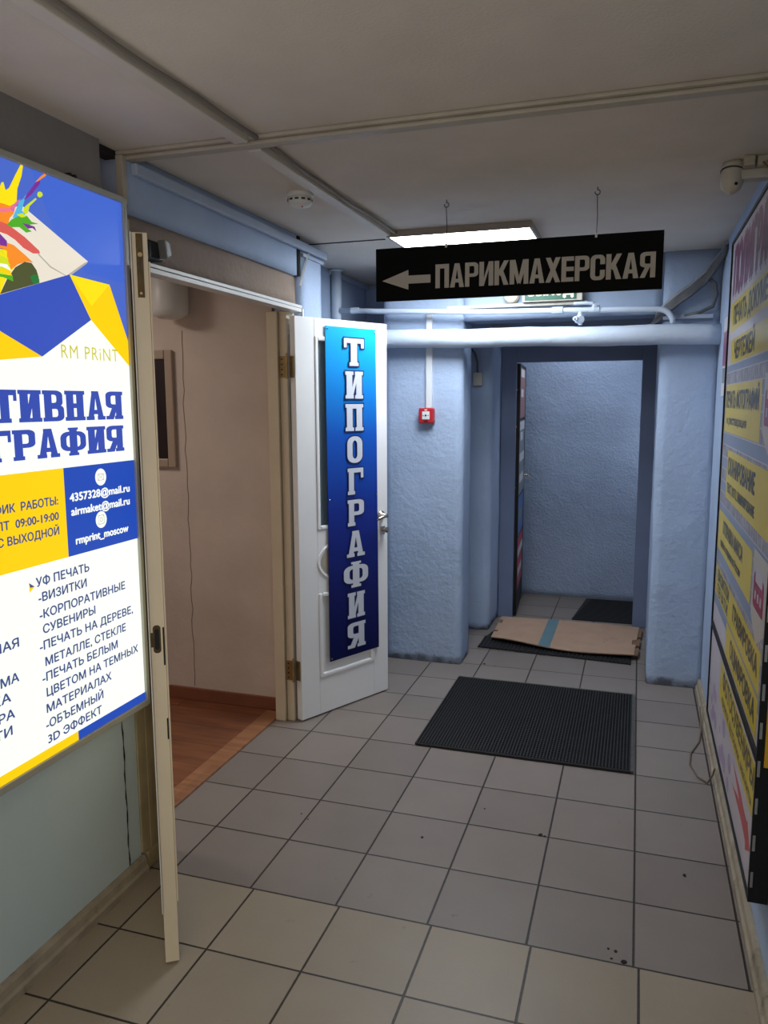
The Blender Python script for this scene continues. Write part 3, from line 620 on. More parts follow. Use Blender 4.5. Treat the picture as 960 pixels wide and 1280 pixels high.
for t, u0, u1, v0 in (('УФ ПЕЧАТЬ', -0.170, 0.042, 1.095), ('-ВИЗИТКИ', -0.165, 0.027, 1.052), ('-КОРПОРАТИВНЫЕ', -0.165, 0.203, 1.005), ('СУВЕНИРЫ', -0.156, 0.058, 0.963),
                      ('-ПЕЧАТЬ НА ДЕРЕВЕ,', -0.172, 0.236, 0.919), ('МЕТАЛЛЕ, СТЕКЛЕ', -0.155, 0.196, 0.872), ('-ПЕЧАТЬ БЕЛЫМ', -0.170, 0.152, 0.830), ('ЦВЕТОМ НА ТЕМНЫХ', -0.158, 0.252, 0.786),
                      ('МАТЕРИАЛАХ', -0.162, 0.114, 0.741), ('-ОБЪЕМНЫЙ', -0.168, 0.072, 0.697), ('3D ЭФФЕКТ', -0.164, 0.061, 0.654),
                      ('НАЯ', -0.33, -0.245, 0.955), ('АМА', -0.345, -0.253, 0.865), ('КА', -0.345, -0.285, 0.822), ('ЕРА', -0.355, -0.276, 0.775), ('ТИ', -0.345, -0.288, 0.733)):
    put_text(mb, t, u0, u1, v0, v0+0.024, on_sign, E_ink, 10, bold=0.020)
mb.build('backlit_print', LB, recalc=False)
M_alu = mat('aged_aluminium_frame', S(172, 172, 160), 0.45, metal=0.25, var=0.05)
mb = MB(); mb.box(-0.0885, -0.056, UL-0.01, UR+0.010, 0.60, 2.188, M_alu)
for a in ((UL-0.012, UL+0.004, 0.596, 2.192), (UR-0.003, UR+0.013, 0.596, 2.192)): mb.box(-0.0885, -0.045, a[0], a[1], a[2], a[3], M_alu)
mb.box(-0.0885, -0.045, UL, UR, 0.594, 0.614, M_alu); mb.box(-0.0885, -0.045, UL, UR, 2.176, 2.194, M_alu)
mb.build('frame', LB, bevel=0.002)
mb = MB()
for y in (0.075, 0.095): mb.lathe([(0.006, 0), (0.006, 0.02)], (-0.085, y, 2.205), (1, 0, 0), M_black, 10)
mb.box(-0.0885, -0.07, 0.06, 0.11, 2.194, 2.200, M_darksteel)
mb.build('fixing_clip', LB)

# ------------------------------------------------------------------ double door: far white leaf (door_1), near cream leaf (door_2)
A1 = Vector((-0.082, 1.586, 0)); D1 = Vector((0.452, 0.892, 0)).normalized(); N1 = Vector((0.892, -0.452, 0)).normalized()
def frame(A, D, N): return Matrix(((D.x, N.x, 0, A.x), (D.y, N.y, 0, A.y), (0, 0, 1, A.z), (0, 0, 0, 1)))
ML = frame(A1, D1, N1)
def LM(): m = MB(); m.M = ML; return m
d1 = thing('door_1', 'white panelled door leaf standing open with the blue banner on it', 'door', (A1.x, A1.y, 0)); d1['kind'] = 'structure'
H = 1.978; WD = 0.609; TH = -0.038
mb = LM()
# leaf built as stiles and rails round a glazed upper light, a middle band and a lower panel
mb.box(0.0, 0.118, TH, 0, 0.008, H, M_whitedoor); mb.box(0.50, WD, TH, 0, 0.008, H, M_whitedoor)
mb.box(0.118, 0.50, TH, 0, 1.89, H, M_whitedoor); mb.box(0.118, 0.50, TH, 0, 0.635, 0.955, M_whitedoor); mb.box(0.118, 0.50, TH, 0, 0.008, 0.20, M_whitedoor)
mb.box(0.118, 0.50, TH+0.006, -0.010, 0.20, 0.635, M_whitedoor)
leaf = mb.build('leaf', d1, bevel=0.002)
mb = LM(); mb.box(0.0005, 0.003, TH+0.001, -0.001, 0.01, H-0.002, M_cream); mb.M = ML @ Matrix.Translation((-0.0035, 0, 0)); mb.build('hinge_stile_edge', d1)
mb = LM(); mb.box(0.13, 0.49, -0.024, -0.018, 0.955, 1.89, M_glass); mb.build('glass_pane', d1)
def moulding(mb, s0, s1, z0, z1, w=0.020):
    for a in ((s0, s0+w, z0, z1), (s1-w, s1, z0, z1), (s0+w, s1-w, z0, z0+w), (s0+w, s1-w, z1-w, z1)):
        mb.box(a[0], a[1], -0.014, 0.006, a[2], a[3], M_whitedoor)
mb = LM(); moulding(mb, 0.118, 0.50, 0.955, 1.892); mb.build('glazing_bead', d1, bevel=0.005)
mb = LM(); moulding(mb, 0.118, 0.505, 0.196, 0.636, 0.024); mb.build('panel_moulding', d1, bevel=0.007)
mb = LM(); ringp = [(0.31+0.19*math.cos(a), -0.002, 0.79+0.108*math.sin(a)) for a in [math.radians(6*i) for i in range(61)]]
mb.tube(ringp, 0.008, M_whitedoor, seg=8, cap=False); mb.flat([arc(0.31, 0.79, 0.175, 0.095, 0, 354, 59)], lambda u, v, l: (u, 0.0012, v), M_trim, 0); mb.build('oval_moulding', d1, smooth=True)
hd = LM(); hd.lathe([(0.024, 0), (0.024, 0.006), (0.012, 0.010), (0.010, 0.045)], (0.560, 0, 0.985), (0, 1, 0), M_steel, 20)
hd.tube([(0.560, 0.045, 0.985), (0.548, 0.052, 0.987), (0.525, 0.053, 0.984), (0.497, 0.050, 0.977), (0.482, 0.046, 0.972)], [0.010, 0.010, 0.009, 0.008, 0.006], M_steel, 12)
hd.build('door_handle', d1, smooth=True)
hd = LM(); hd.prism([(0.556, 0, 0.880), (0.584, 0, 0.880), (0.584, 0, 0.925), (0.556, 0, 0.925)], (0, 0.006, 0), M_steel); hd.lathe([(0.008, 0.006), (0.008, 0.022), (0.015, 0.026), (0.015, 0.036), (0.008, 0.040)], (0.570, 0, 0.908), (0, 1, 0), M_steel, 16)
hd.build('thumb_turn_lock', d1)
for z in (1.745, 0.262):
    hb = MB(); w = Vector((-0.112, 1.580, z))
    hb.lathe([(0.006, -0.056), (0.0065, -0.055), (0.0065, 0.055), (0.004, 0.058), (0.004, 0.064)], (-0.123, 1.580, z), (0, 0, 1), M_brass, 12)
    hb.box(-0.163, -0.126, 1.5868, 1.5895, z-0.05, z+0.05, M_brass)
    hb.M = ML; hb.box(-0.0055, -0.0028, TH+0.004, -0.006, z-0.05, z+0.05, M_brass)
    hb.M = None
    for dz in (-0.036, -0.012, 0.012, 0.036): hb.lathe([(0.004, 0), (0.004, 0.0015)], (-0.145+0.006*(1 if dz*1000 % 2 else -1), 1.5868, z+dz), (0, -1, 0), M_black, 8)
    hb.build('hinge', d1)

# banner on the white leaf
def gradient_banner():
    m = bpy.data.materials.new('blue_gradient_print'); m.use_nodes = True; nt = m.node_tree; N = nt.nodes; b = N['Principled BSDF']
    b.inputs['Roughness'].default_value = 0.35; b.inputs['Specular IOR Level'].default_value = 0.35
    g = N.new('ShaderNodeNewGeometry'); s = N.new('ShaderNodeSeparateXYZ'); nt.links.new(g.outputs['Position'], s.inputs[0])
    mr = N.new('ShaderNodeMapRange'); mr.inputs[1].default_value = 0.27; mr.inputs[2].default_value = 1.945; nt.links.new(s.outputs[2], mr.inputs[0])
    r = N.new('ShaderNodeValToRGB'); e = r.color_ramp.elements
    e[0].position = 0.0; e[0].color = S(10, 16, 74); e[1].position = 1.0; e[1].color = S(14, 172, 232)
    for p, c in ((0.22, S(12, 22, 100)), (0.45, S(16, 42, 142)), (0.68, S(14, 84, 186)), (0.86, S(14, 138, 218))):
        x = e.new(p); x.color = c
    nt.links.new(mr.outputs[0], r.inputs[0]); nt.links.new(r.outputs[0], b.inputs['Base Color'])
    return m
BN = thing('banner', 'tall blue gradient banner with white vertical lettering fixed to the white door', 'banner', tuple(ML @ Vector((0.35, 0.012, 0.27))))
M_bn = gradient_banner()
mb = LM(); ns = 12
def bow(s, z): return 0.0095+0.003*math.sin((z-0.27)*3.0)*(0.53-s)
vs = []; fs = []
for i in range(ns+1):
    z = 0.270+(1.944-0.270)*i/ns
    for s in (0.181-0.002*i/ns*0, 0.519+0.012*(1-i/ns)): vs.append((s, bow(s, z), z))
for s_ in (1,):
    for i in range(ns): fs.append((2*i, 2*i+1, 2*i+3, 2*i+2))
k = len(vs); vs += [(x, y-0.003, z) for x, y, z in vs[:k]]; fs += [tuple(k+j for j in f[::-1]) for f in fs[:]]
bd = [2*i for i in range(ns+1)]+[2*i+1 for i in range(ns, -1, -1)]
for i in range(len(bd)): a, c = bd[i], bd[(i+1) % len(bd)]; fs.append((a, c, k+c, k+a))
mb.add(vs, fs, M_bn); mb.build('printed_panel', BN)
M_ltr = mat('white_banner_lettering', S(206, 210, 220), 0.45); M_lto = mat('navy_letter_outline', S(18, 26, 84), 0.45)
SLAB_STEM = 0.32
mb = LM()
def on_banner(u, v, l): return (u, 0.0135+l*0.0003, v)
for i, c in enumerate('ТИПОГРАФИЯ'):
    zt = 1.892-i*0.1610; w = 0.066*{'Т': 1.02, 'И': 0.92, 'П': 0.93, 'О': 0.85, 'Г': 0.82, 'Р': 0.86, 'А': 0.95, 'Ф': 1.3, 'Я': 0.96}[c]
    cu = 0.363 if c not in 'ГР' else 0.366
    put_glyph(mb, c, True, cu-w, cu+w, zt-0.134, zt, on_banner, M_ltr, 2, outline=M_lto, ow=0.006)
mb.build('lettering', BN, recalc=False)
for s, z in ((0.19, 1.93), (0.512, 1.93), (0.19, 0.285), (0.522, 0.285), (0.19, 1.1), (0.515, 1.1)): LM().lathe([(0.004, -0.002), (0.004, 0.0015), (0.002, 0.003)], (s, 0.0135, z), (0, 1, 0), M_steel, 10).build('screw', BN)

# near leaf
D2 = Vector((0.571, -0.821, 0)).normalized(); N2 = Vector((D2.y*-1, D2.x, 0)); N2 = Vector((0.821, 0.571, 0)).normalized()
F2 = Vector((0.2545, -0.080, 0)); A2 = F2-D2*0.600
M2 = frame(A2, D2, N2)
def L2(): m = MB(); m.M = M2; return m
d2 = thing('door_2', 'cream door leaf seen edge on, standing open beside the backlit sign', 'door', (A2.x, A2.y, 0)); d2['kind'] = 'structure'
mb = L2(); mb.box(0, 0.600, -0.020, 0.018, 0.006, 2.0, M_cream); mb.build('leaf', d2, bevel=0.0015)
mb = L2(); mb.box(0.585, 0.606, -0.0235, -0.0205, 0.16, 2.0, M_white); mb.build('astragal', d2, bevel=0.001)
mb = L2(); mb.box(0.55, 0.603, 0.0185, 0.0225, 0.19, 1.93, M_cream); mb.build('rebate_strip', d2, bevel=0.001)
mb = L2(); mb.box(0.6, 0.6015, -0.010, 0.0065, 1.842, 1.997, M_oldbrass); mb.box(0.6015, 0.6025, -0.003, 0.000, 1.90, 1.96, M_darksteel)
mb.lathe([(0.0035, 0), (0.0035, 0.002)], (0.6015, -0.002, 1.852), (1, 0, 0), M_brass, 8); mb.lathe([(0.006, 0), (0.006, 0.006)], (0.6015, -0.001, 1.945), (1, 0, 0), M_brass, 10); mb.build('flush_bolt', d2)
mb = L2(); mb.flat([rrect(-0.013, 0.007, 0.915, 0.992, 0.009, 0.009)], lambda u, v, l: (0.6006, u, v), M_oldbrass, 0)
mb.flat([rrect(-0.009, 0.003, 0.925, 0.982, 0.006, 0.006)], lambda u, v, l: (0.6010, u, v), M_black, 0); mb.flat(R_(-0.019, -0.010, 0.932, 0.972), lambda u, v, l: (0.6008, u, v), M_oldbrass, 0)
mb.build('keep_plate', d2, recalc=False)
mb = L2(); mb.box(0.600, 0.6008, 0.012, 0.0165, 0.88, 0.985, M_black); mb.box(0.600, 0.6008, 0.013, 0.017, 0.67, 0.73, M_darkgap); mb.build('worn_chips', d2)
# door closer behind the near leaf
t = thing('door_closer', 'dark grey door closer on the header behind the near cream leaf', 'door closer', (-0.08, 0.52, 2.04))
MB().box(-0.111, -0.06, 0.42, 0.505, 2.04, 2.10, M_darksteel).build('body', t, bevel=0.006)
MB().prism([(-0.06, 0.48, 2.045), (-0.06, 0.508, 2.06), (-0.06, 0.500, 2.10), (-0.06, 0.47, 2.105)], (0.03, 0, 0), M_grey).build('bracket', t, bevel=0.003)

# ------------------------------------------------------------------ far steel door (open), posters on it
HA = Vector((0.645, 3.83, 0)); DD = Vector((-0.055, 0.70, 0)).normalized(); NN = Vector((DD.y, -DD.x, 0))
M3 = frame(HA, DD, NN)
d3 = thing('door_3', 'black steel door standing open into the far passage', 'door', (0.62, 3.83, 0)); d3['kind'] = 'structure'
mb = MB(); mb.M = M3; mb.box(0, 0.69, -0.047, 0, 0.012, 1.846, M_black); mb.build('leaf', d3, bevel=0.002)
for z in (1.66, 1.40, 0.96, 0.5, 0.24):
    mb = MB(); mb.M = M3; mb.lathe([(0.004, 0), (0.003, 0.003)], (0, -0.022, z), (-1, 0, 0), M_steel, 10); mb.build('rivet', d3)
mb = MB(); mb.M = M3; mb.box(0.60, 0.64, 0, 0.004, 0.88, 1.06, M_steel); mb.lathe([(0.009, 0), (0.009, 0.045)], (0.62, 0, 1.0), (0, 1, 0), M_steel, 12)
mb.tube([(0.62, 0.045, 1.0), (0.60, 0.05, 1.0), (0.53, 0.05, 0.998)], 0.008, M_steel, 10); mb.build('door_handle', d3)
def poster(z0, z1, cols, label):
    mb = MB(); mb.M = M3; n = len(cols); y = 0.0004
    mb.box(0.03, 0.58, 0.0002, 0.0016, z0, z1, cols[0])
    for i, c in enumerate(cols):
        a = z0+(z1-z0)*i/n; mb.box(0.04+0.03*(i % 3), 0.57-0.1*((i*7) % 3), 0.0016, 0.0020, a+0.008, a+(z1-z0)/n-0.008, c)
    return tag(mb.build('poster'), label, 'poster', 'posters on the far steel door')
P_w = mat('poster_white', S(206, 204, 206), 0.4); P_p = mat('poster_pinkbrown', S(150, 104, 100), 0.4); P_r = mat('poster_red', S(176, 40, 54), 0.4); P_b = mat('poster_blue', S(72, 110, 168), 0.4); P_g = mat('poster_grey', S(120, 128, 136), 0.4)
poster(1.46, 1.82, [P_p, P_p, P_w, P_p, P_w], 'pinkish poster at the top of the open steel door')
poster(0.90, 1.44, [P_g, P_w, P_g, P_w, P_g, P_w, P_w], 'pale grey poster at handle height on the open steel door')
poster(0.60, 0.88, [P_b, P_g, P_b], 'blue poster under the handle of the open steel door')
poster(0.20, 0.58, [P_r, P_w, P_r, P_w, P_r], 'red and white poster at the bottom of the open steel door')

# ------------------------------------------------------------------ hanging sign
Y0 = 1.25
HS = thing('hanging_sign', 'black hanging sign with grey left arrow under the ceiling light', 'sign', (0.97, Y0, 1.977))
MB().box(0.4305, 1.5165, Y0, Y0+0.008, 1.978, 2.183, M_signblack).build('board', HS, bevel=0.001)
def on_hs(u, v, l): return (u, Y0-0.0005-l*0.0002, v)
mb = MB(); put_word(mb, 'ПАРИКМАХЕРСКАЯ', False, 0.676, 1.491, 2.020, 2.110, on_hs, M_signgrey, 0, gap=0.075)
mb.build('lettering', HS, recalc=False)
mb = MB(); mb.flat([[(0.457, 2.058), (0.566, 2.020), (0.566, 2.043), (0.656, 2.043), (0.656, 2.074), (0.566, 2.074), (0.566, 2.096)]], on_hs, M_signgrey, 0); mb.build('arrow', HS, recalc=False)
for x in (0.718, 1.281):
    mb = MB(); mb.tube([(x, Y0+0.004, 2.178), (x+0.002, Y0+0.004, 2.25), (x-0.001, Y0+0.004, 2.325)], 0.0015, M_darksteel, 6); mb.build('wire', HS)
    mb = MB(); mb.tube([(x, Y0+0.004, CEIL-0.0005), (x, Y0+0.004, 2.338)]+[(x+0.009*math.sin(a), Y0+0.004, 2.331+0.009*math.cos(a)) for a in [math.radians(20+30*i) for i in range(10)]], 0.0018, M_darksteel, 6); mb.build('hook', HS)
    MB().box(x-0.004, x+0.004, Y0-0.0015, Y0+0.0085, 2.172, 2.188, M_white).build('clip', HS)

# ------------------------------------------------------------------ ceiling light
CL = thing('ceiling_light', 'square white ceiling light panel, switched on, behind the hanging sign', 'ceiling light', (0.65, 2.05, CEIL-0.035))
LX0, LX1, LY0, LY1 = 0.330, 0.985, 1.705, 2.34
M_lhouse = mat('light_housing', S(150, 140, 130), 0.5)
mb = MB()
mb.box(LX0, LX1, LY0, LY0+0.012, CEIL-0.029, CEIL-0.0005, M_lhouse); mb.box(LX0, LX1, LY1-0.012, LY1, CEIL-0.029, CEIL-0.0005, M_lhouse)
mb.box(LX0, LX0+0.012, LY0+0.012, LY1-0.012, CEIL-0.029, CEIL-0.0005, M_lhouse); mb.box(LX1-0.012, LX1, LY0+0.012, LY1-0.012, CEIL-0.029, CEIL-0.0005, M_lhouse)
mb.box(LX0+0.012, LX1-0.012, LY0+0.012, LY1-0.012, CEIL-0.010, CEIL-0.0005, M_lhouse)
mb.build('housing', CL, bevel=0.0015)
M_led = bpy.data.materials.new('lit_diffuser'); M_led.use_nodes = True
b = M_led.node_tree.nodes['Principled BSDF']; b.inputs['Emission Color'].default_value = (0.86, 0.93, 1.0, 1); b.inputs['Emission Strength'].default_value = PANEL_STRENGTH
MB().box(LX0+0.012, LX1-0.012, LY0+0.012, LY1-0.012, CEIL-0.0275, CEIL-0.0225, M_led).build('diffuser', CL)

# ------------------------------------------------------------------ smoke detector
SD = thing('smoke_detector', 'round white smoke detector on the ceiling beside the cable duct', 'smoke detector', (0.222, 0.985, CEIL-0.05))
mb = MB(); mb.lathe([(0.050, 0), (0.050, -0.012), (0.046, -0.016)], (0.222, 0.985, CEIL-0.0005), (0, 0, 1), M_white, 32); mb.build('base', SD, bevel=0.001)
mb = MB(); mb.lathe([(0.044, -0.016), (0.046, -0.022), (0.046, -0.036), (0.038, -0.046), (0.022, -0.050), (0.0, -0.051)], (0.222, 0.985, CEIL), (0, 0, 1), M_white, 32); sh_ = mb.build('sensor_head', SD, smooth=True)
mb = MB()
for i in range(12):
    a = math.radians(30*i); a2 = math.radians(30*i+18)
    mb.prism([(0.222+0.0463*math.cos(q), 0.985+0.0463*math.sin(q), z) for q, z in ((a, CEIL-0.024), (a2, CEIL-0.024), (a2, CEIL-0.031), (a, CEIL-0.031))], (0.0006*math.cos(a), 0.0006*math.sin(a), 0), M_darksteel)
mb.build('vents', sh_)
mb = MB(); mb.lathe([(0.004, 0), (0.003, -0.004)], (0.236, 0.972, CEIL-0.0495), (0, 0, 1), M_red, 10); mb.build('indicator', sh_)

# ------------------------------------------------------------------ pipes
YP = 2.585
mb = MB(); xs = [-0.2365+i*(1.834+0.2365)/30 for i in range(31)]
mb.tube([(x, YP, 1.944-0.0135*(x+0.3)+0.0025*math.sin(x*9)) for x in xs], [0.052+0.0012*math.sin(i*2.1) for i in range(31)], M_pipe, 28)
tag(mb.build('heating_pipe', smooth=True), 'thick pale painted pipe crossing in front of the far opening', 'pipe')
SPp = thing('water_pipe', 'thin pale painted pipe with a small valve, running above the thick pipe', 'pipe', (0.6, YP, 2.05))
mb = MB(); pth = [(-0.2365, YP, 2.114), (0.0, YP, 2.099), (0.3, YP, 2.085), (0.594, YP, 2.072), (0.8, YP, 2.068), (0.944, YP, 2.065), (1.08, YP, 2.062), (1.25, YP, 2.057), (1.40, YP, 2.054), (1.53, YP, 2.050)]
pth += [(1.53+0.075*math.sin(a), YP, 1.975+0.075*math.cos(a)) for a in [math.radians(15*i) for i in range(1, 7)]]
mb.tube(pth, 0.015, M_pipe, 16); mb.build('pipe_run', SPp, smooth=True)
for x0, x1, r in ((0.13-0.3, 0.18-0.3, 0.019), (0.985, 1.045, 0.021), (1.205, 1.235, 0.021)): MB().lathe([(r, 0), (r, x1-x0)], (x0, YP, 2.0635 if x0 > 0.5 else 2.109), (1, 0, 0), M_pipe, 8).build('coupling', SPp, bevel=0.002)
mb = MB(); mb.tube([(1.135, YP, 2.066), (1.135, YP-0.002, 2.03), (1.135, YP-0.006, 2.012)], [0.013, 0.012, 0.013], M_pipe, 14); mb.lathe([(0.019, -0.022), (0.024, -0.012), (0.024, 0.012), (0.019, 0.022)], (1.133, YP-0.012, 2.012), (0.5, -0.86, 0), M_pipe, 8)
mb.lathe([(0.013, 0), (0.013, 0.018), (0.007, 0.018), (0.007, 0.030)], (1.123, YP-0.030, 2.013), (-0.6, -0.8, 0), M_pipe, 12); mb.lathe([(0.012, 0), (0.010, -0.014)], (1.138, YP-0.012, 1.996), (0, 0, 1), M_pipe, 8)
mb.build('drain_valve', SPp)
mb = MB(); mb.tube([(1.10, YP-0.012, 2.095), (1.16, YP-0.014, 2.095), (1.20, YP-0.014, 2.092)], 0.009, M_pipe, 10); mb.lathe([(0.018, -0.015), (0.018, 0.015)], (1.212, YP-0.006, 2.078), (0.3, -0.5, 0.8), M_pipe, 8); mb.build('ball_valve_lever', SPp)
mb = MB(); mb.tube([(-0.268, 2.60, 1.90), (-0.268, 2.60, 2.1), (-0.267, 2.60, 2.349)], 0.030, M_pipe, 20)
mb.lathe([(0.046, 0), (0.048, 0.006), (0.034, 0.010)], (-0.267, 2.60, CEIL-0.011), (0, 0, 1), M_pipe, 20)
mb.tube([(-0.268, 2.60, 0.0), (-0.268, 2.60, 1.90)], 0.030, M_pipe, 20)
tag(mb.build('riser_pipe', smooth=True), 'upright pale painted pipe in the recess behind the white door', 'pipe')
mb = MB(); mb.box(-0.222, -0.175, 1.958, 1.985, 0.0, 2.26, M_blue_smooth)
# small leaning offcut of trunking lid by the pier
tag(MB().tube([(-0.086, 1.665, 2.12), (-0.083, 1.70, 2.19), (-0.080, 1.762, 2.285)], 0.006, M_white, 4).build('trunking_offcut'), 'thin white trunking offcut leaning at the top of the blue pier', 'trunking')
tag(MB().box(-0.0895, -0.080, 1.70, 1.952, 2.262, 2.276, M_bluetrim).build('wire_cover'), 'thin pale wire cover along the top of the blue pier', 'trunking')

# ------------------------------------------------------------------ fire alarm and its trunking
YW = 2.660
tag(MB().box(0.268, 0.304, YW-0.018, YW+0.006, 1.5445, 2.105, M_trunk).build('wall_trunking', bevel=0.002), 'narrow upright trunking running down to the red alarm button', 'trunking')
FA = thing('fire_alarm_button', 'red square fire alarm call point on the blue back wall', 'fire alarm', (0.274, YW-0.03, 1.456))
MB().box(0.230, 0.318, YW-0.040, YW+0.006, 1.456, 1.544, M_red).build('housing', FA, bevel=0.006)
plate = MB().box(0.252, 0.296, YW-0.0445, YW-0.039, 1.478, 1.524, M_white).build('break_plate', FA, bevel=0.002)
mb = MB(); mb.lathe([(0.006, 0), (0.006, 0.001)], (0.274, YW-0.0445, 1.501), (0, -1, 0), M_black, 14)
for sx_ in (-1, 1): mb.poly([(0.274+sx_*0.010, YW-0.0450, 1.501), (0.274+sx_*0.017, YW-0.0450, 1.505), (0.274+sx_*0.017, YW-0.0450, 1.497)], M_black)
mb.build('symbol', plate)
mb = MB(); mb.box(0.266, 0.282, YW-0.0415, YW-0.0395, 1.529, 1.536, M_white); mb.build('cover_clip', FA)
MB().box(0.262, 0.286, YW-0.0415, YW-0.0395, 1.464, 1.470, M_darksteel).build('key_slot', FA)

# ------------------------------------------------------------------ exit sign, sounder, horizontal trunking above the pipes
tag(MB().box(0.39, 1.165, YW-0.03, YW+0.006, 2.098, 2.116, M_dustywhite).build('wall_trunking.001', bevel=0.002), 'level white trunking along the wall under the green exit sign', 'trunking')
EX = thing('exit_sign', 'green lettered exit sign on the back wall half hidden by the hanging sign', 'sign', (0.98, YW-0.05, 2.117))
MB().box(0.822, 1.142, YW-0.055, YW+0.006, 2.117, 2.285, M_dustywhite).build('housing', EX, bevel=0.003)
M_green = mat('exit_green', S(26, 92, 70), 0.35)
MB().box(0.836, 1.112, YW-0.057, YW-0.0545, 2.124, 2.27, M_green).build('face', EX)
mb = MB(); put_text(mb, 'ВЫХОД', 0.858, 1.092, 2.150, 2.226, lambda u, v, l: (u, YW-0.0576, v), mat('exit_lettering', S(238, 236, 222), 0.4, emit=0.35), 0, bold=0.03); mb.build('lettering', EX, recalc=False)
mb = MB(); mb.lathe([(0.046, 0), (0.046, 0.022), (0.038, 0.034), (0.014, 0.036)], (0.756, YW+0.004, 2.163), (0, -1, 0), M_dustywhite, 28)
tag(mb.build('alarm_sounder', bevel=0.002), 'round white alarm sounder left of the exit sign', 'alarm sounder')

# small box in the niche
JB = thing('junction_box', 'small white wall box with black cable in the niche beside the far door', 'junction box', (0.42, 3.41, 1.68))
MB().box(0.392, 0.452, 3.395, 3.436, 1.684, 1.772, M_dustywhite).build('box', JB, bevel=0.006)
mb = MB(); mb.tube([(0.42, 3.412, 1.77), (0.418, 3.41, 1.84), (0.40, 3.412, 1.90), (0.34, 3.416, 1.97), (0.30, 3.42, 2.10)], 0.007, M_cable, 8); mb.build('cable', JB, smooth=True)

# ------------------------------------------------------------------ cables at the right of the back wall
rng = random.Random(5)
CB = thing('cable_bundle', 'bundle of grey cables running down from the right corner into the far opening', 'cables', (1.7, 2.62, 2.0))
for i in range(5):
    o = (i-2)*0.013; j = rng.uniform(-.006, .006)
    P = [(1.826, 2.40, 2.315+o*0.6), (1.822, 2.52, 2.30+o*0.7), (1.79, 2.618+o*.8, 2.255+o), (1.75, 2.622, 2.20+o+j), (1.69, 2.618+o*.7, 2.148+o), (1.63, 2.622, 2.108+o), (1.575, 2.63+o*.3, 2.062+o), (1.53, 2.66, 2.02+o), (1.48+o, 2.72, 1.955), (1.46+o, 2.80, 1.90)]
    Q = []
    for a in range(len(P)-1):
        for t in (0, 0.5): Q.append(tuple(P[a][c]*(1-t)+P[a+1][c]*t for c in range(3)))
    MB().tube(Q+[P[-1]], 0.0095, M_cablewhite if i == 4 else M_cable, 8).build('cable', CB, smooth=True)
mb = MB(); mb.tube([(1.765, 2.622, 2.20), (1.80, 2.63, 2.175), (1.812, 2.635, 2.12), (1.795, 2.635, 2.06), (1.73, 2.636, 2.030), (1.66, 2.637, 2.016)], 0.010, M_cable, 8); mb.build('drop_cable', CB, smooth=True)
tag(MB().box(1.555, 1.80, 2.628, 2.666, 2.0, 2.022, M_bluetrim).build('wall_trunking.002', bevel=0.002), 'short pale trunking above the thick pipe near the right corner', 'trunking')

# ------------------------------------------------------------------ security camera
CC = thing('security_camera', 'white dome nosed security camera on a bracket high on the right wall', 'security camera', (1.75, 1.08, 2.25))
mb = MB(); mb.lathe([(0.0, -0.048), (0.018, -0.044), (0.031, -0.030), (0.036, -0.008), (0.037, 0.030), (0.036, 0.050)], (1.715, 1.085, 2.295), (0.12, 0.25, 1), M_dustywhite, 24); chd = mb.build('camera_head', CC, smooth=True)
mb = MB(); mb.lathe([(0.0385, 0.0), (0.0385, 0.003)], (1.7165, 1.088, 2.317), (0.12, 0.25, 1), M_darksteel, 24); mb.build('seam_ring', chd)
mb = MB(); mb.lathe([(0.005, 0), (0.005, 0.004)], (1.724, 1.048, 2.272), (0.15, -0.9, -0.35), M_black, 10); mb.build('lens', chd)
mb = MB(); mb.box(1.735, 1.834, 1.06, 1.115, 2.287, 2.318, M_dustywhite); mb.build('bracket_arm', CC, bevel=0.006)
mb = MB(); mb.box(1.742, 1.775, 1.02, 1.085, 2.318, 2.349, M_trim); mb.box(1.782, 1.834, 1.03, 1.10, 2.318, 2.349, M_trim); mb.build('cable_box', CC, bevel=0.004)
mb = MB(); mb.tube([(1.80, 1.03, 2.325), (1.815, 0.98, 2.29), (1.822, 0.96, 2.265), (1.826, 0.955, 2.246)], 0.004, M_brass, 6); mb.tube([(1.81, 1.02, 2.325), (1.825, 0.96, 2.30), (1.828, 0.93, 2.27), (1.828, 0.92, 2.246)], 0.003, M_cable, 6); mb.build('wiring', CC)

# ------------------------------------------------------------------ advertising board on the right wall
XB = 1.790
BD = thing('advertising_board', 'tall framed advertising board with yellow bands of print services on right wall', 'advertising board', (1.81, 1.03, 0.235))
def on_bd(u, v, l): return (XB+0.0006-l*0.0002, 1.716-u, v)
def bp(name, r, g, b): return mat(name, S(r, g, b), 0.28, var=0.05, vscale=6)
def plank_print():
    m = laminate('printed_grey_planks', S(120, 116, 124), S(178, 174, 182), plank=0.045)
    return m
B_wood = plank_print(); B_yel = bp('print_yellow', 206, 182, 34); B_pale = bp('print_pale', 190, 182, 190); B_maroon = bp('print_maroon', 112, 40, 78); B_ink = bp('print_ink', 46, 44, 40); B_red = bp('print_red', 186, 56, 62); B_lil = bp('print_lilac', 160, 140, 176); B_gb = bp('print_greyblue', 128, 138, 160); B_stone = bp('print_stone', 190, 182, 172); B_cherry = bp('print_cherry', 150, 32, 52); B_or = bp('print_amber', 212, 160, 30)
mb = MB()
mb.flat(R_(0.012, 1.372, 0.245, 2.196), on_bd, B_pale, 0)
for v in (1.70, 1.405, 1.16, 0.935): pass
for i in range(20): mb.flat(R_(0.02, 1.36, 0.74+0.0475*i, 0.74+0.0475*i+0.044), on_bd, B_wood if i % 2 else B_gb, 0.5)
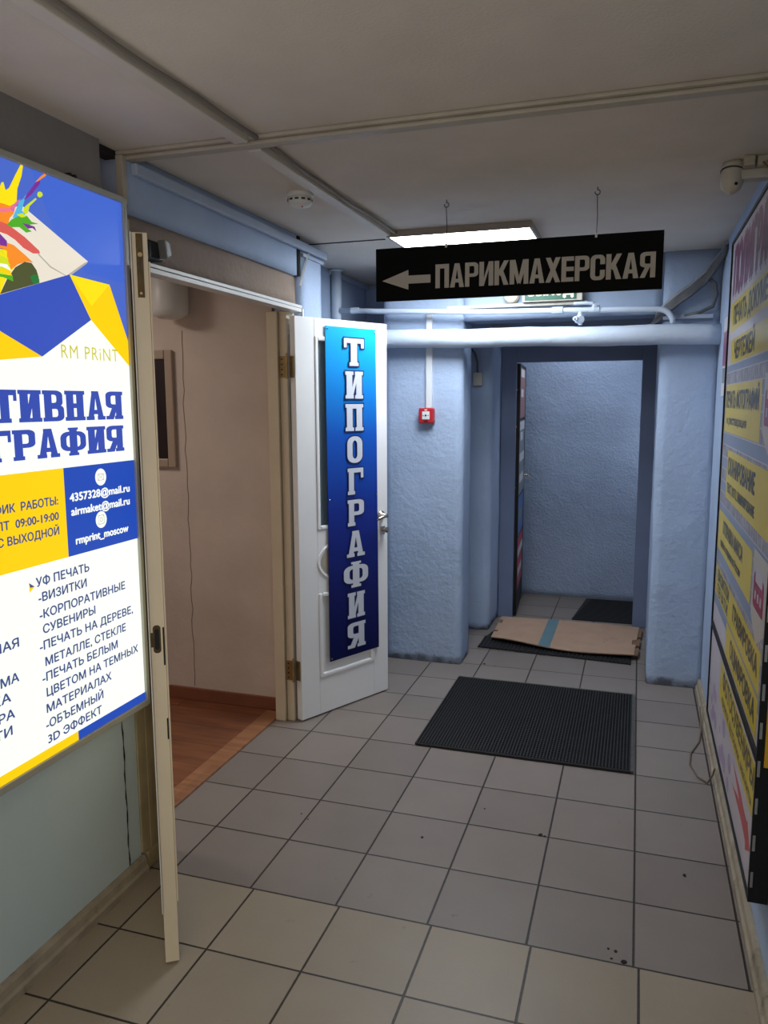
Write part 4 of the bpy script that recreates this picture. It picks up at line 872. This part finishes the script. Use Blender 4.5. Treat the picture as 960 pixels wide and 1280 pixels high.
for u0, u1, v0, v1, c in ((0.02, 1.36, 1.690, 1.715, B_gb), (0.06, 1.36, 1.845, 1.955, B_yel), (0.14, 1.36, 1.72, 1.812, B_yel), (0.05, 1.03, 1.455, 1.640, B_yel), (0.22, 1.30, 1.205, 1.390, B_yel), (0.04, 1.04, 0.975, 1.135, B_yel),
                          (0.05, 1.30, 0.785, 0.905, B_yel), (0.50, 1.30, 0.66, 0.775, B_yel)):
    mb.flat(R_(u0, u1, v0, v1), on_bd, c, 2)
mb.flat(R_(0.02, 1.36, 1.96, 2.19), on_bd, B_pale, 2)
for t, u0, u1, v0, v1, c in (('ПОЛИГРАФИЯ', 0.10, 1.33, 1.985, 2.16, B_maroon), ('ПЕЧАТЬ ДОКУМЕНТОВ', 0.16, 1.30, 1.868, 1.935, B_ink), ('ЧЕРТЕЖЕЙ', 0.25, 0.80, 1.735, 1.797, B_ink), ('ПЕЧАТЬ ФОТОГРАФИЙ', 0.07, 0.98, 1.552, 1.612, B_ink), ('и реставрация', 0.12, 0.72, 1.488, 1.518, B_ink),
                             ('СКАНИРОВАНИЕ', 0.26, 1.00, 1.300, 1.362, B_ink), ('ТЕКСТ, ФОТО, ЛАМИНИРОВАНИЕ', 0.26, 1.02, 1.232, 1.265, B_ink), ('ОТПРАВКА ФАКСА', 0.20, 0.82, 1.058, 1.108, B_ink), ('приём и отправка по России', 0.15, 0.78, 1.000, 1.030, B_ink),
                             ('ВИЗИТКИ', 0.12, 0.52, 0.850, 0.895, B_ink), ('ГРАВИРОВКА', 0.66, 1.25, 0.822, 0.880, B_ink), ('ПЕЧАТИ', 0.12, 0.50, 0.796, 0.836, B_ink), ('ОЦИФРОВКА', 0.64, 1.25, 0.690, 0.750, B_ink)):
    put_text(mb, t, u0, u1, v0, v1, on_bd, c, 4, bold=0.05 if c is B_maroon else 0.035)
for v0, v1 in ((1.43, 1.655), (0.90, 1.155)):
    mb.flat([[(1.075, v1), (1.335, v1), (1.335, v0+0.06), (1.20, v0), (1.075, v0+0.06)]], on_bd, B_stone, 4)
    c = (v0+v1)/2+0.02; mb.flat([rrect(1.10, 1.29, c-0.055, c+0.045, 0.015, 0.015)], on_bd, B_cherry, 5)
    mb.flat(R_(1.13, 1.26, c+0.02, c+0.065), on_bd, B_pale, 5.5)
    for i in range(3): mb.flat(R_(1.13+0.05*i, 1.155+0.05*i, c-0.03, c-0.005), on_bd, B_pale, 6)
mb.flat(R_(0.012, 1.372, 0.245, 0.625), on_bd, B_pale, 4)
mb.flat([[(0.40, 0.45), (1.345, 0.45), (1.345, 0.60), (0.40, 0.60)]], on_bd, B_yel, 5)
put_text(mb, 'ФОТОСУВЕНИРЫ', 0.50, 1.32, 0.525, 0.588, on_bd, B_ink, 6, bold=0.025); put_text(mb, 'кружки, футболки, магниты', 0.50, 1.30, 0.468, 0.500, on_bd, B_ink, 6, bold=0.015)
for i in range(16):
    a = rng.uniform(0.05, 0.85); z = 0.28+rng.random()*0.13; q = 0.02+rng.random()*0.03
    mb.flat([arc(a, z, q, q*0.7, 0, 330, 11)], on_bd, B_lil, 5+0.04*i)
mb.flat([[(0.90, 0.415), (1.08, 0.410), (1.24, 0.392), (1.26, 0.405), (1.335, 0.355), (1.25, 0.312), (1.24, 0.335), (1.12, 0.345), (0.90, 0.345), (1.08, 0.375)]], on_bd, B_red, 6)
mb.build('printed_face', BD, recalc=False)
mb = MB(); mb.box(XB+0.001, 1.8345, 0.334, 1.716, 0.236, 2.206, M_black); YN = 0.334
for a in ((0.334, 0.346, 0.236, 2.206), (1.704, 1.716, 0.236, 2.206)): mb.box(XB-0.006, XB+0.002, a[0], a[1], a[2], a[3], M_black)
for a in ((0.236, 0.247), (0.626, 0.652), (2.195, 2.206)): mb.box(XB-0.006, XB+0.002, 0.346, 1.704, a[0], a[1], M_black)
mb.build('frame', BD, bevel=0.001)
for i in range(19): MB().box(XB-0.003, XB+0.004, YN-0.0012, YN, 0.28+0.105*i, 0.325+0.105*i, M_steel).build('edge_glint', BD)  # silvery bits standing in for light reflections along the frame edge
MB().box(XB+0.012, 1.8345, YN-0.006, YN, 0.625, 2.2, B_or).build('yellow_side_panel', BD)
mb = MB(); mb.box(1.812, 1.8345, 0.334, 1.70, 2.212, 2.240, M_bluetrim); mb.build('top_duct', BD, bevel=0.002)
B_lilr = bp('print_plum', 150, 84, 116)
# sliver poster beyond the board
mb = MB(); mb.box(1.828, 1.8345, 1.80, 2.33, 1.60, 1.965, P_w); mb.box(1.8272, 1.828, 1.82, 2.315, 1.74, 1.90, B_lilr); mb.box(1.8268, 1.8272, 1.85, 2.30, 1.66, 1.73, P_g)
tag(mb.build('wall_poster'), 'narrow white and red poster on right wall behind the board', 'poster')
# loose cable on the floor by the right skirting
P = [(1.80, 2.20, 0.07), (1.797, 2.05, 0.012), (1.78, 1.92, 0.004), (1.735, 1.78, 0.004), (1.725, 1.66, 0.004), (1.75, 1.55, 0.004), (1.785, 1.50, 0.008), (1.800, 1.47, 0.06), (1.8025, 1.44, 0.10)]
Q = []
for a in range(len(P)-1):
    for t in (0, .33, .66): Q.append(tuple(P[a][c]*(1-t)+P[a+1][c]*t for c in range(3)))
tag(MB().tube(Q+[P[-1]], 0.0038, mat('dusty_cable', S(110, 96, 78), 0.6), 8).build('loose_cable', smooth=True), 'thin brown loose cable looping onto floor from the right skirting', 'cable')

# ------------------------------------------------------------------ mats and cardboard
GM = thing('grid_mat', 'large black rubber grid mat set into the tiles before the far opening', 'door mat', (1.0, 1.97, 0))
a, b_, c, d_ = 0.527, 1.487, 1.505, 2.44
MB().box(a, b_, c, d_, 0.0005, 0.004, M_black).build('backing', GM)
mb = MB(); n = 66
for i in range(n+1):
    x = a+0.012+(b_-a-0.024)*i/n; mb.box(x-0.0022, x+0.0022, c+0.01, d_-0.01, 0.004, 0.0105, M_rubber)
mb.build('lengthwise_ribs', GM)
mb = MB(); n = 64
for i in range(n+1):
    y = c+0.012+(d_-c-0.024)*i/n; mb.box(a+0.01, b_-0.01, y-0.0020, y+0.0020, 0.004, 0.0098, M_rubber)
mb.build('cross_ribs', GM)
M_rim = mat('mat_metal_rim', S(96, 94, 88), 0.5, metal=0.4, var=0.2, vscale=30)
mb = MB(); mb.box(a-0.004, b_+0.004, d_-0.006, d_+0.004, 0.0005, 0.011, M_rim); mb.box(b_-0.008, b_+0.004, c, d_-0.006, 0.0005, 0.011, M_rim); mb.box(a-0.004, a+0.003, c, d_-0.006, 0.0005, 0.0105, M_rubber); mb.box(a+0.003, b_-0.008, c-0.003, c+0.004, 0.0005, 0.0105, M_rubber)
mb.build('rim', GM)
RM = thing('ribbed_mat', 'black ribbed rubber mat under the cardboard sheet', 'door mat', (1.0, 3.3, 0))
mb = MB(); mb.prism([(0.517, 3.03, 0.0005), (0.72, 3.012, 0.0005), (1.467, 2.958, 0.0005), (1.472, 3.72, 0.0005), (0.62, 3.72, 0.0005), (0.525, 3.25, 0.0005)], (0, 0, 0.008), M_rubber2); mb.build('backing', RM)
mb = MB(); rng = random.Random(9)
for i in range(38):
    x = 0.528+0.0247*i; y0 = 3.02-0.055*(x-0.517)/0.95
    if 0.80 < x < 1.12: y0 += rng.choice((-0.016, 0.012, 0.004))
    y1 = 3.70 if x > 0.63 else 3.24+(x-0.525)*4.2
    mb.prism([(x-0.008, y0, 0.0085), (x+0.008, y0, 0.0085), (x+0.005, y0, 0.0135), (x-0.005, y0, 0.0135)], (0, y1-y0, 0), M_rubber2)
mb.build('ribs', RM)
PM = thing('passage_mat', 'dark ribbed mat in the passage beyond the far doorway', 'door mat', (1.26, 4.15, 0))
mb = MB(); mb.prism([(1.045, 3.87, 0.0005), (1.49, 3.87, 0.0005), (1.50, 4.52, 0.0005), (1.11, 4.51, 0.0005)], (0, 0, 0.008), M_rubber2); mb.build('backing', PM)
mb = MB()
for i in range(24):
    y = 3.885+0.0262*i; x0 = 1.05+0.1*(i/24); mb.box(x0+0.004, 1.488, y, y+0.012, 0.0085, 0.012, M_rubber2)
mb.build('ribs', PM)
# cardboard: two plies, creased and curling at the front edge
CD = thing('cardboard_sheet', 'flattened brown cardboard box with blue tape stripe lying on the ribbed mat', 'cardboard', (1.04, 3.4, 0.014))
CFL, CFR, CBL, CBR = Vector((0.580, 3.165, 0)), Vector((1.482, 3.045, 0)), Vector((0.566, 3.665, 0)), Vector((1.512, 3.705, 0))
def cz(u, v):
    return 0.026+0.022*(1-v)**2*math.sin(math.pi*min(1, u*1.15))*0.6+0.010*math.sin(u*7.0+1)*(1-v)+0.006*math.sin(u*3.1)*v+0.012*(1-u)*v
def cpt(u, v, dz=0.0):
    f = CFL.lerp(CFR, u); bk = CBL.lerp(CBR, u); p = f.lerp(bk, v); p.y -= 0.06*math.sin(math.pi*u)*(1-v); p.z = cz(u, v)+dz; return p
def sheet(name, par, mt, u0, u1, v0, v1, z0, z1, nu=36, nv=12, notch=None):
    mb = MB(); vs = []; fs = []
    for k in (z1, z0):
        for i in range(nu+1):
            for j in range(nv+1): vs.append(cpt(u0+(u1-u0)*i/nu, v0+(v1-v0)*j/nv, k))
    q = (nu+1)*(nv+1); skip = notch or (lambda i, j: False)
    for i in range(nu):
        for j in range(nv):
            if skip(i, j): continue
            a = i*(nv+1)+j; f = (a, a+nv+1, a+nv+2, a+1); fs.append(f); fs.append(tuple(q+x for x in f[::-1]))
            for di, dj, e in ((-1, 0, (a, a+1)), (1, 0, (a+nv+1, a+nv+2)), (0, -1, (a, a+nv+1)), (0, 1, (a+1, a+nv+2))):
                ii, jj = i+di, j+dj
                if ii < 0 or jj < 0 or ii >= nu or jj >= nv or skip(ii, jj): fs.append((e[0], e[1], q+e[1], q+e[0]))
    mb.add(vs, fs, mt); return mb.build(name, par, smooth=False)
ns_ = lambda i, j: (i == 0 and j in (3, 8, 9)) or (i == 35 and j in (4, 5))
sheet('top_ply', CD, M_card, 0, 1, 0, 1, 0.0, 0.004, notch=ns_)
sheet('bottom_ply', CD, M_cardedge, 0.004, 1.025, 0.03, 0.97, -0.011, -0.002, notch=lambda i, j: (i >= 34 and j in (3, 7)) or (i == 0 and j in (2, 6)))
sheet('packing_tape', CD, M_tape, 0.352, 0.432, 0.0, 1.0, 0.0043, 0.0050, nu=3, nv=12)

# ------------------------------------------------------------------ things in the office
PF = thing('picture_frame', 'framed picture hanging on the cream office wall', 'picture', (-0.95, 1.67, 1.25))
x0, x1, z0, z1 = -1.15, -0.80, 1.25, 1.845
M_pfr = mat('picture_frame_wood', S(168, 148, 130), 0.4); mb = MB()
for q in ((x0, x0+0.045, z0, z1), (x1-0.045, x1, z0, z1), (x0+0.045, x1-0.045, z0, z0+0.045), (x0+0.045, x1-0.045, z1-0.045, z1)): mb.box(q[0], q[1], 1.668, 1.690, q[2], q[3], M_pfr)
mb.build('frame', PF, bevel=0.006)
MB().box(x0+0.045, x1-0.045, 1.680, 1.688, z0+0.045, z1-0.045, mat('dark_picture', S(36, 26, 30), 0.3, var=0.5, vscale=6)).build('picture', PF)
mb = MB(); mb.lathe([(0.0, 0.0), (0.05, 0.004), (0.085, 0.02), (0.092, 0.05), (0.092, 0.38)], (-0.75, 1.595, 1.985), (0, 0, 1), M_white, 32)
tag(mb.build('wall_lamp', smooth=True), 'white rounded fitting high on the cream office wall', 'lamp')

# ------------------------------------------------------------------ crumbs of dirt on the tiles
mb = MB(); rng = random.Random(11)
for x, y, r in ((1.17, 0.905, 0.010), (1.185, 0.90, 0.006), (0.94, 1.03, 0.004), (0.62, 2.72, 0.009), (0.69, 2.70, 0.004), (0.27, 0.78, 0.004), (0.31, 0.75, 0.004), (1.43, 0.355, 0.005), (1.45, 0.35, 0.006), (1.44, 0.315, 0.005), (1.475, 0.312, 0.010), (1.66, 0.80, 0.008), (0.60, 0.98, 0.004), (0.76, 0.76, 0.006)):
    n = 7; mb.prism([(x+r*rng.uniform(.5, 1.1)*math.cos(6.283*i/n), y+r*rng.uniform(.5, 1.1)*math.sin(6.283*i/n), 0.0003) for i in range(n)], (0, 0, r*0.3), M_darkgap)
tag(mb.build('dirt_crumbs'), 'small dark crumbs of dirt scattered on the floor tiles', 'dirt', kind='stuff')
